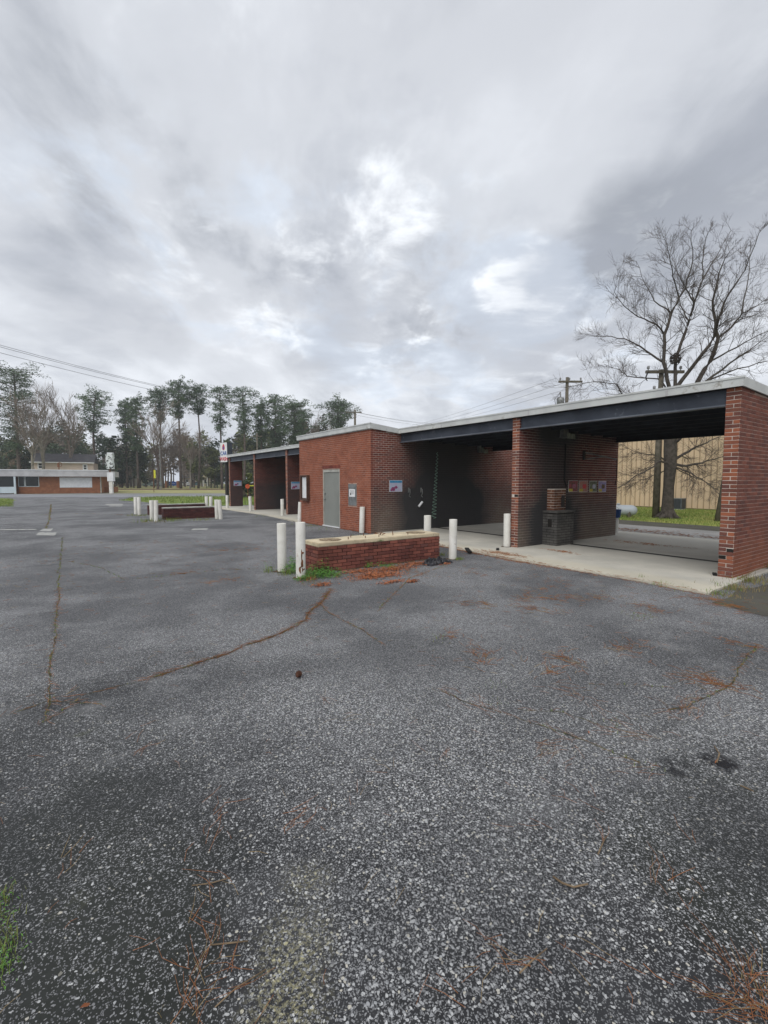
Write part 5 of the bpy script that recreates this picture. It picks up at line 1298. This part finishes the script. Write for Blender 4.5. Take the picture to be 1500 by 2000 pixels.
clusters = [(1100, 1140, .35, 60), (1060, 1150, .3, 50), (1025, 1168, .3, 90), (1045, 1190, .3, 110), (1125, 1165, .35, 90), (1180, 1170, .3, 50), (1075, 1170, .2, 60), (958, 1182, .2, 60), (905, 1180, .25, 50), (1275, 1190, .3, 120),
            (940, 1285, .25, 90), (1110, 1290, .2, 70), (1230, 1268, .25, 70), (880, 1243, .2, 30), (1400, 1335, .2, 120), (1340, 1383, .2, 100), (1100, 1458, .13, 60), (1120, 1355, .2, 50), (1070, 1310, .2, 50), (1190, 1400, .15, 40), (1240, 1440, .15, 40),
            (580, 1605, .12, 28), (420, 1620, .14, 30), (265, 1480, .10, 16), (135, 1687, .08, 16), (410, 1728, .09, 14), (400, 1870, .09, 34), (370, 1940, .09, 34), (480, 1920, .08, 20), (1300, 1720, .09, 22), (1040, 1880, .10, 24), (960, 1860, .10, 14), (1175, 1880, .06, 10), (1125, 1555, .1, 16), (1475, 1950, .09, 70), (1495, 1985, .08, 80), (1450, 1915, .05, 20),
            (1180, 1655, .05, 6), (870, 1960, .05, 5), (1345, 1640, .05, 6), (485, 1075, .3, 40), (440, 1075, .3, 40), (365, 1120, .2, 60), (455, 1133, .2, 40), (412, 1138, .15, 40), (935, 1380, .15, 40), (1250, 1500, .1, 24), (820, 1120, .3, 70), (930, 1120, .25, 40),
            (700, 1395, .15, 14), (850, 1475, .12, 10), (640, 1370, .15, 14), (770, 1510, .1, 10), (1040, 1610, .08, 8), (690, 1560, .1, 8), (1450, 1260, .2, 60), (1380, 1170, .3, 120), (1430, 1185, .25, 120), (130, 1365, .1, 8)]
for (px, py, rad, n) in clusters:
    c_ = G(px, py); main = rr.uniform(0, 3.14); lr = .0010
    near = dist(c_) < 4.5
    for k in range(int(n * (.42 if near else .55))):
        kk = .42 if near else .34; e1x, e2x = (rr.gauss(0, rad * kk * 1.7), rr.gauss(0, rad * kk * .6)) if k % 3 else (rr.gauss(0, rad * .9), rr.gauss(0, rad * .7)); p = c_ + Vector((e1x * math.cos(main) - e2x * math.sin(main), e1x * math.sin(main) + e2x * math.cos(main), 0)); far = dist(p) > 6
        needle(npale if rr.random() < .22 else nd, p, rr.uniform(.06, .17) * (.8 if far else 1), main + rr.gauss(0, .45 if near else .8), lr if near else .0019, .003 + rr.uniform(0, .006))
for k in range(2200):   # stray needles over the lot
    X_, Z_ = rr.uniform(-8, 8), rr.uniform(1.2, 13); p = CF(X_, Z_)
    if p.x > -1.0 and p.y > 0: continue
    if Z_ < 4 and rr.random() < .55: continue
    needle(npale if rr.random() < .3 else nd, p, rr.uniform(.03, .11), rr.uniform(0, 6.28), .0009)
# along the slab edge
for i in range(len(fe) - 1):
    a, b_ = fe[i], fe[i + 1]; dens_ = 16 if a.y > 2.6 else 9
    for k in range(dens_):
        p = a.lerp(b_, rr.random()) + Vector((rr.gauss(-.03, .06), 0, 0)); needle(nd, p, rr.uniform(.04, .12), 1.57 + rr.gauss(0, .6), .0011, .006 if p.x < a.x else SF + .002)
for (px, py, ra, rb_, n, zz) in ((985, 1082, .32, .10, 420, SF), (1100, 1078, .22, .06, 160, SF), (1255, 1062, .5, .12, 220, SF), (1250, 1037, .9, .3, 500, .006), (1380, 1050, 1.0, .2, 300, .006), (1030, 1099, .5, .1, 200, .004)):
    c_ = G(px, py, zz)
    for k in range(int(n * .5)):
        p = c_ + Vector((rr.gauss(0, rb_), rr.gauss(0, ra), 0)); needle(nd, p, rr.uniform(.04, .13), 1.57 + rr.gauss(0, .7), .0012, zz + .002 + rr.uniform(0, .01))
tag(nd.build('pine_needles', 'needle_litter', kind='stuff'), 'orange brown pine needles lying in cracks and drifts', 'pine needles')
tag(npale.build('pine_needles', 'needle_pale', kind='stuff'), 'bleached straw coloured needles strewn over the lot', 'pine needles')
# leaf litter by the island front
lf = MB()
def leaf(mb, p, s, z):
    a = Vector((rr.uniform(-1, 1), rr.uniform(-1, 1), rr.uniform(-.4, .4))).normalized() * s; b_ = Vector((-a.y, a.x, rr.uniform(-.4, .4) * s)) * rr.uniform(.2, .35)
    c_ = Vector((p.x, p.y, z)); k = Vector((0, 0, s * rr.uniform(.05, .25)))
    mb.add([c_ - a, c_ + b_ + k, c_ + a, c_ - b_ + k * .4], [(0, 1, 2), (0, 2, 3)])
for (px, py, ra, rb_, n) in ((735, 1125, .55, .13, 1300), (770, 1112, .6, .10, 800), (700, 1117, .4, .07, 400), (800, 1103, .5, .06, 300), (765, 1138, .3, .04, 200), (805, 1137, .12, .025, 160), (830, 1101, .3, .06, 240), (600, 1132, .15, .1, 120), (630, 1143, .2, .05, 160), (870, 1103, .2, .03, 60)):
    c_ = G(px, py)
    for k in range(n):
        p = c_ + Vector((rr.gauss(0, ra * .5), rr.gauss(0, rb_ * 1.1), 0))
        if c1.x - .02 < p.x < c1.x + 2.9 and p.y > c1.y - .02: continue
        leaf(lf, p, rr.uniform(.015, .036), rr.uniform(.004, .035))
tag(lf.build('fallen_leaves', 'leaf_litter', kind='stuff'), 'drift of rust coloured fallen leaves along the front of the near island', 'fallen leaves')
# single dry leaves in the foreground
for px, py, s, lab in ((168, 1968, .02, 'single orange dry leaf at the lower left on dark asphalt'), (1150, 1432, .02, 'small reddish dry leaf on the asphalt right of centre'), (1398, 1490, .015, 'small pale dry leaf beside the wet spot')):
    m_ = MB(); leaf(m_, G(px, py), s * 1.2, .008); tag(m_.build('dry_leaf', 'leaf_litter'), lab, 'leaf')
# weeds
wl, wd_ = MB(), MB()
def tuft(mb, p, n, h, w_, spread):
    for k in range(n):
        a = rr.uniform(0, 6.28); q = p + Vector((rr.gauss(0, spread), rr.gauss(0, spread), 0)); L = h * rr.uniform(.4, 1.1); ln = rr.uniform(.1, .8) * L
        d = Vector((math.cos(a), math.sin(a), 0)); sd_ = Vector((-d.y, d.x, 0)) * max(w_, dist(p) * .0004)
        mb.add([q - sd_, q + sd_, q + d * ln * .4 + Vector((0, 0, L * .6)) + sd_ * .7, q + d * ln * .4 + Vector((0, 0, L * .6)) - sd_ * .7, q + d * ln + Vector((0, 0, L * .9))], [(0, 1, 2, 3), (3, 2, 4)])
def leafy(mb, p, n, h, rad, s):
    for k in range(n):
        q = p + Vector((rr.gauss(0, rad), rr.gauss(0, rad), abs(rr.gauss(0, h * .45)) + .01)); leaf(mb, q, s * rr.uniform(.6, 1.3), q.z)
for (px, py, n, h, rad, s) in ((570, 1118, 260, .16, .09, .022), (578, 1105, 160, .2, .08, .022), (610, 1126, 420, .10, .13, .02), (640, 1125, 420, .10, .14, .02), (625, 1118, 240, .16, .08, .022), (640, 1112, 160, .17, .06, .025), (592, 1133, 140, .07, .08, .018), (528, 1115, 60, .12, .05, .016), (758, 1108, 160, .06, .10, .018), (720, 1108, 60, .08, .05, .02)):
    leafy(wl, G(px, py), int(n * 1.3), h * 1.25, rad, s * 1.3)
c_ = Vector((c1.x + 1.35, c1.y - .01, 7 * CH)); leafy(wl, c_ - Vector((0, 0, 0)), 60, .04, .06, .02)
for q in ((752, 1065),): pass
for (px, py, n, h, sp_) in ((560, 1122, 60, .16, .08), (600, 1130, 60, .14, .1), (525, 1118, 30, .14, .05), (650, 1125, 60, .1, .12), (895, 1093, 60, .07, .06), (863, 1085, 30, .1, .04), (1250, 1203, 50, .03, .08), (860, 1305 - 60, 30, .03, .07), (1255, 1130, 16, .1, .06), (1290, 1143, 30, .10, .1), (1330, 1150, 40, .07, .12), (1405, 1160, 60, .08, .12), (1425, 1150, 60, .10, .1), (1455, 1135, 60, .12, .12), (1495, 1110, 90, .2, .14), (970, 1340, 12, .03, .05), (975, 1375, 14, .03, .05), (1200, 1420, 10, .03, .05), (1255, 1500, 8, .03, .04),
                           (300, 1018, 90, .18, .35), (345, 1017, 60, .15, .4), (395, 1016, 50, .12, .3), (270, 1007, 60, .12, .3), (705, 1048, 60, .06, .2), (640, 1034, 60, .05, .4), (600, 1026, 90, .06, .4), (520, 1008, 60, .05, .5)):
    tuft(gb, G(px, py), n, h, .0016, sp_)
for c_, w_, t_ in cpts:
    if rr.random() < .4: tuft(gb, c_, rr.randint(2, 6), .022, .0012, w_ * .5)
for (px, py, n) in ((2, 1760, 70), (3, 1800, 60), (2, 1850, 80), (4, 1880, 40), (0, 1900, 40)):
    tuft(gb, G(px, py), n, .045, .0012, .03); leafy(wl, G(px, py), 36, .02, .03, .008)
for (px, py, n, h, sp_) in ((1440, 1150, 220, .09, .18), (1475, 1135, 300, .11, .22), (1415, 1163, 160, .05, .14), (1480, 1925, 60, .03, .05), (330, 1990, 10, .03, .05), (300, 1020, 60, .1, .3), (610, 1140, 60, .06, .12)):
    tuft(wd_, G(px, py), n, h, .0015, sp_)
tag(wl.build('weeds', 'weed_leaf', kind='stuff'), 'bright green weeds round the left end of the near island', 'weeds')
# lawn and verge blades
for k in range(15000):
    p = Vector((rr.uniform(Xc - .15, Xd - .2), rr.uniform(0, 12.5), .012)); tuft(gb, p, 1, .10, .004, .02)
def inpoly(p, poly):
    c = False; j = len(poly) - 1
    for i in range(len(poly)):
        a, b_ = poly[i], poly[j]
        if (a.y > p.y) != (b_.y > p.y) and p.x < (b_.x - a.x) * (p.y - a.y) / (b_.y - a.y) + a.x: c = not c
        j = i
    return c
xs = [p.x for p in verge_pts]; ys = [p.y for p in verge_pts]; k = 0
while k < 9000:
    p = Vector((rr.uniform(min(xs), max(xs)), rr.uniform(min(ys), max(ys)), .008))
    if inpoly(p, verge_pts): tuft(gb, p, 1, .22, .012, .03)
    k += 1
for k in range(1800): p = G(rr.uniform(-60, 26), rr.uniform(974, 990)); tuft(gb, p, 1, .13, .006, .03)
tag(gb.build('grass', 'grass_blade', kind='stuff'), 'green grass blades on lawn, verge and in the cracks', 'grass')
tag(wd_.build('dry_grass', 'dry_grass', kind='stuff'), 'straw coloured dead grass at the wall foot and lot edges', 'dry grass')
# debris at the outer wall foot
for i, (a, b_, lab) in enumerate((((1440, 1135), (1505, 1112), 'bent dead branch lying at the foot of the right outer wall'), ((1455, 1120), (1480, 1090), 'short upright dead twig by the right outer wall'))):
    p, q = G(*a), G(*b_)
    tag(MB().tube([p + Vector((0, 0, .03)), p.lerp(q, .5) + Vector((.03, -.02, .10)), q + Vector((0, 0, .05))], [.012, .009, .005], 6).build('dead_branch', 'stick'), lab, 'branch')
# black bag
bm = bmesh.new(); bmesh.ops.create_grid(bm, x_segments=40, y_segments=20, size=.5)
for v_ in bm.verts:
    x_, y_ = v_.co.x, v_.co.y; e = max(0, 1 - (abs(x_) * 2) ** 3) * max(0, 1 - (abs(y_) * 2) ** 3)
    z_ = (abs(mnoise.noise(Vector((x_ * 7, y_ * 9, 1)))) * .16 + abs(mnoise.noise(Vector((x_ * 17, y_ * 21, 5)))) * .06 + .035) * e ** .5 + .004
    v_.co = Vector((x_ * .62 * (1 + .25 * mnoise.noise(Vector((y_ * 6, x_ * 4, 3)))), y_ * .28 * (1 + .3 * mnoise.noise(Vector((x_ * 5, 0, 7)))), z_))
me = bpy.data.meshes.new('crumpled_bag'); bm.to_mesh(me); bm.free(); me.materials.append(MATS['bag_black'])
o = bpy.data.objects.new('crumpled_bag', me); COL.objects.link(o); p = G(853, 1101); o.location = (p.x, p.y, .002); o.rotation_euler = (0, 0, .05)
tag(o, 'crumpled black plastic bag at the right end of the near island', 'bag')
for x0_, x1_, y_, nm in ((872, 905, 1078, ''), ):
    a, b_ = G(895, 1072), G(938, 1076); m_ = MB()
tag(MB().box(-.32, -.04, 0, .32, .05, .035).build('rubber_strip', 'rubber', loc=tuple(G(915, 1076, SF)), rz=.9), 'flat black rubber strip on the slab edge left of the divider bollard', 'strip')
tag(MB().box(-.14, -.035, 0, .14, .035, .025).build('rubber_strip', 'rubber', loc=tuple(G(972, 1073.5, SF)), rz=.7), 'short black rubber strip at the foot of the divider bollard', 'strip')
tag(MB().box(-.1, -.03, 0, .1, .03, .03).build('rubber_strip', 'rubber', loc=tuple(G(1396, 1123, SF)), rz=.4), 'small black scrap on the slab beside the right pier', 'strip')
# pine cone
p = G(583, 1323); cn = MB(); 
for k in range(60):
    a = k * 2.4; f = k / 60; r_ = .028 * math.sin(math.pi * (f * .85 + .1)); c_ = Vector((f * .07 - .035, 0, .026)); d = Vector((0, math.cos(a), math.sin(a)))
    tip_ = c_ + d * r_ + Vector((.008, 0, 0)); sd_ = Vector((0, -d.z, d.y)) * .008
    cn.add([c_ - sd_ * .4, c_ + sd_ * .4, tip_ + sd_, tip_ + Vector((.006, 0, 0)), tip_ - sd_], [(0, 1, 2, 3, 4)])
cn.tube([(-.035, 0, .026), (.03, 0, .026)], .012, 8)
tag(cn.build('pine_cone', 'cone_brown', loc=(p.x, p.y, 0), rz=.8), 'small brown pine cone alone on the asphalt', 'pine cone')
# twigs in the foreground
for pl, lab, r_ in (([(1080, 1716), (1098, 1729), (1120, 1737), (1148, 1731)], 'curved bare twig on the asphalt at lower right', .004), ([(1168, 1672), (1175, 1655), (1183, 1638)], 'short brown twig above the curved twig', .0032),
                    ([(1395, 1460), (1405, 1475), (1400, 1492)], 'pale twig above the wet spot', .004), ([(1445, 1537), (1460, 1543), (1472, 1549)], 'pale twig right of the wet spot', .0035),
                    ([(375, 1733), (410, 1729), (450, 1718)], 'thin yellow stalk at lower left', .0022), ([(1015, 1905), (1040, 1880), (1068, 1857)], 'reddish fallen needle bundle lower right of centre', .0028),
                    ([(410, 1850), (450, 1846), (485, 1842)], 'straight brown stalk above the needle pile', .0025), ([(420, 1972), (460, 1935), (520, 1897)], 'long straw stalk right of the needle pile', .0022)):
    pts = [G(*q) + Vector((0, 0, .006 + r_)) for q in pl]
    tag(MB().tube(pts, [r_, r_ * 1.15, r_ * .9] + ([r_] if len(pts) == 4 else []), 6).build('twig', 'stick', smooth=True), lab, 'twig')
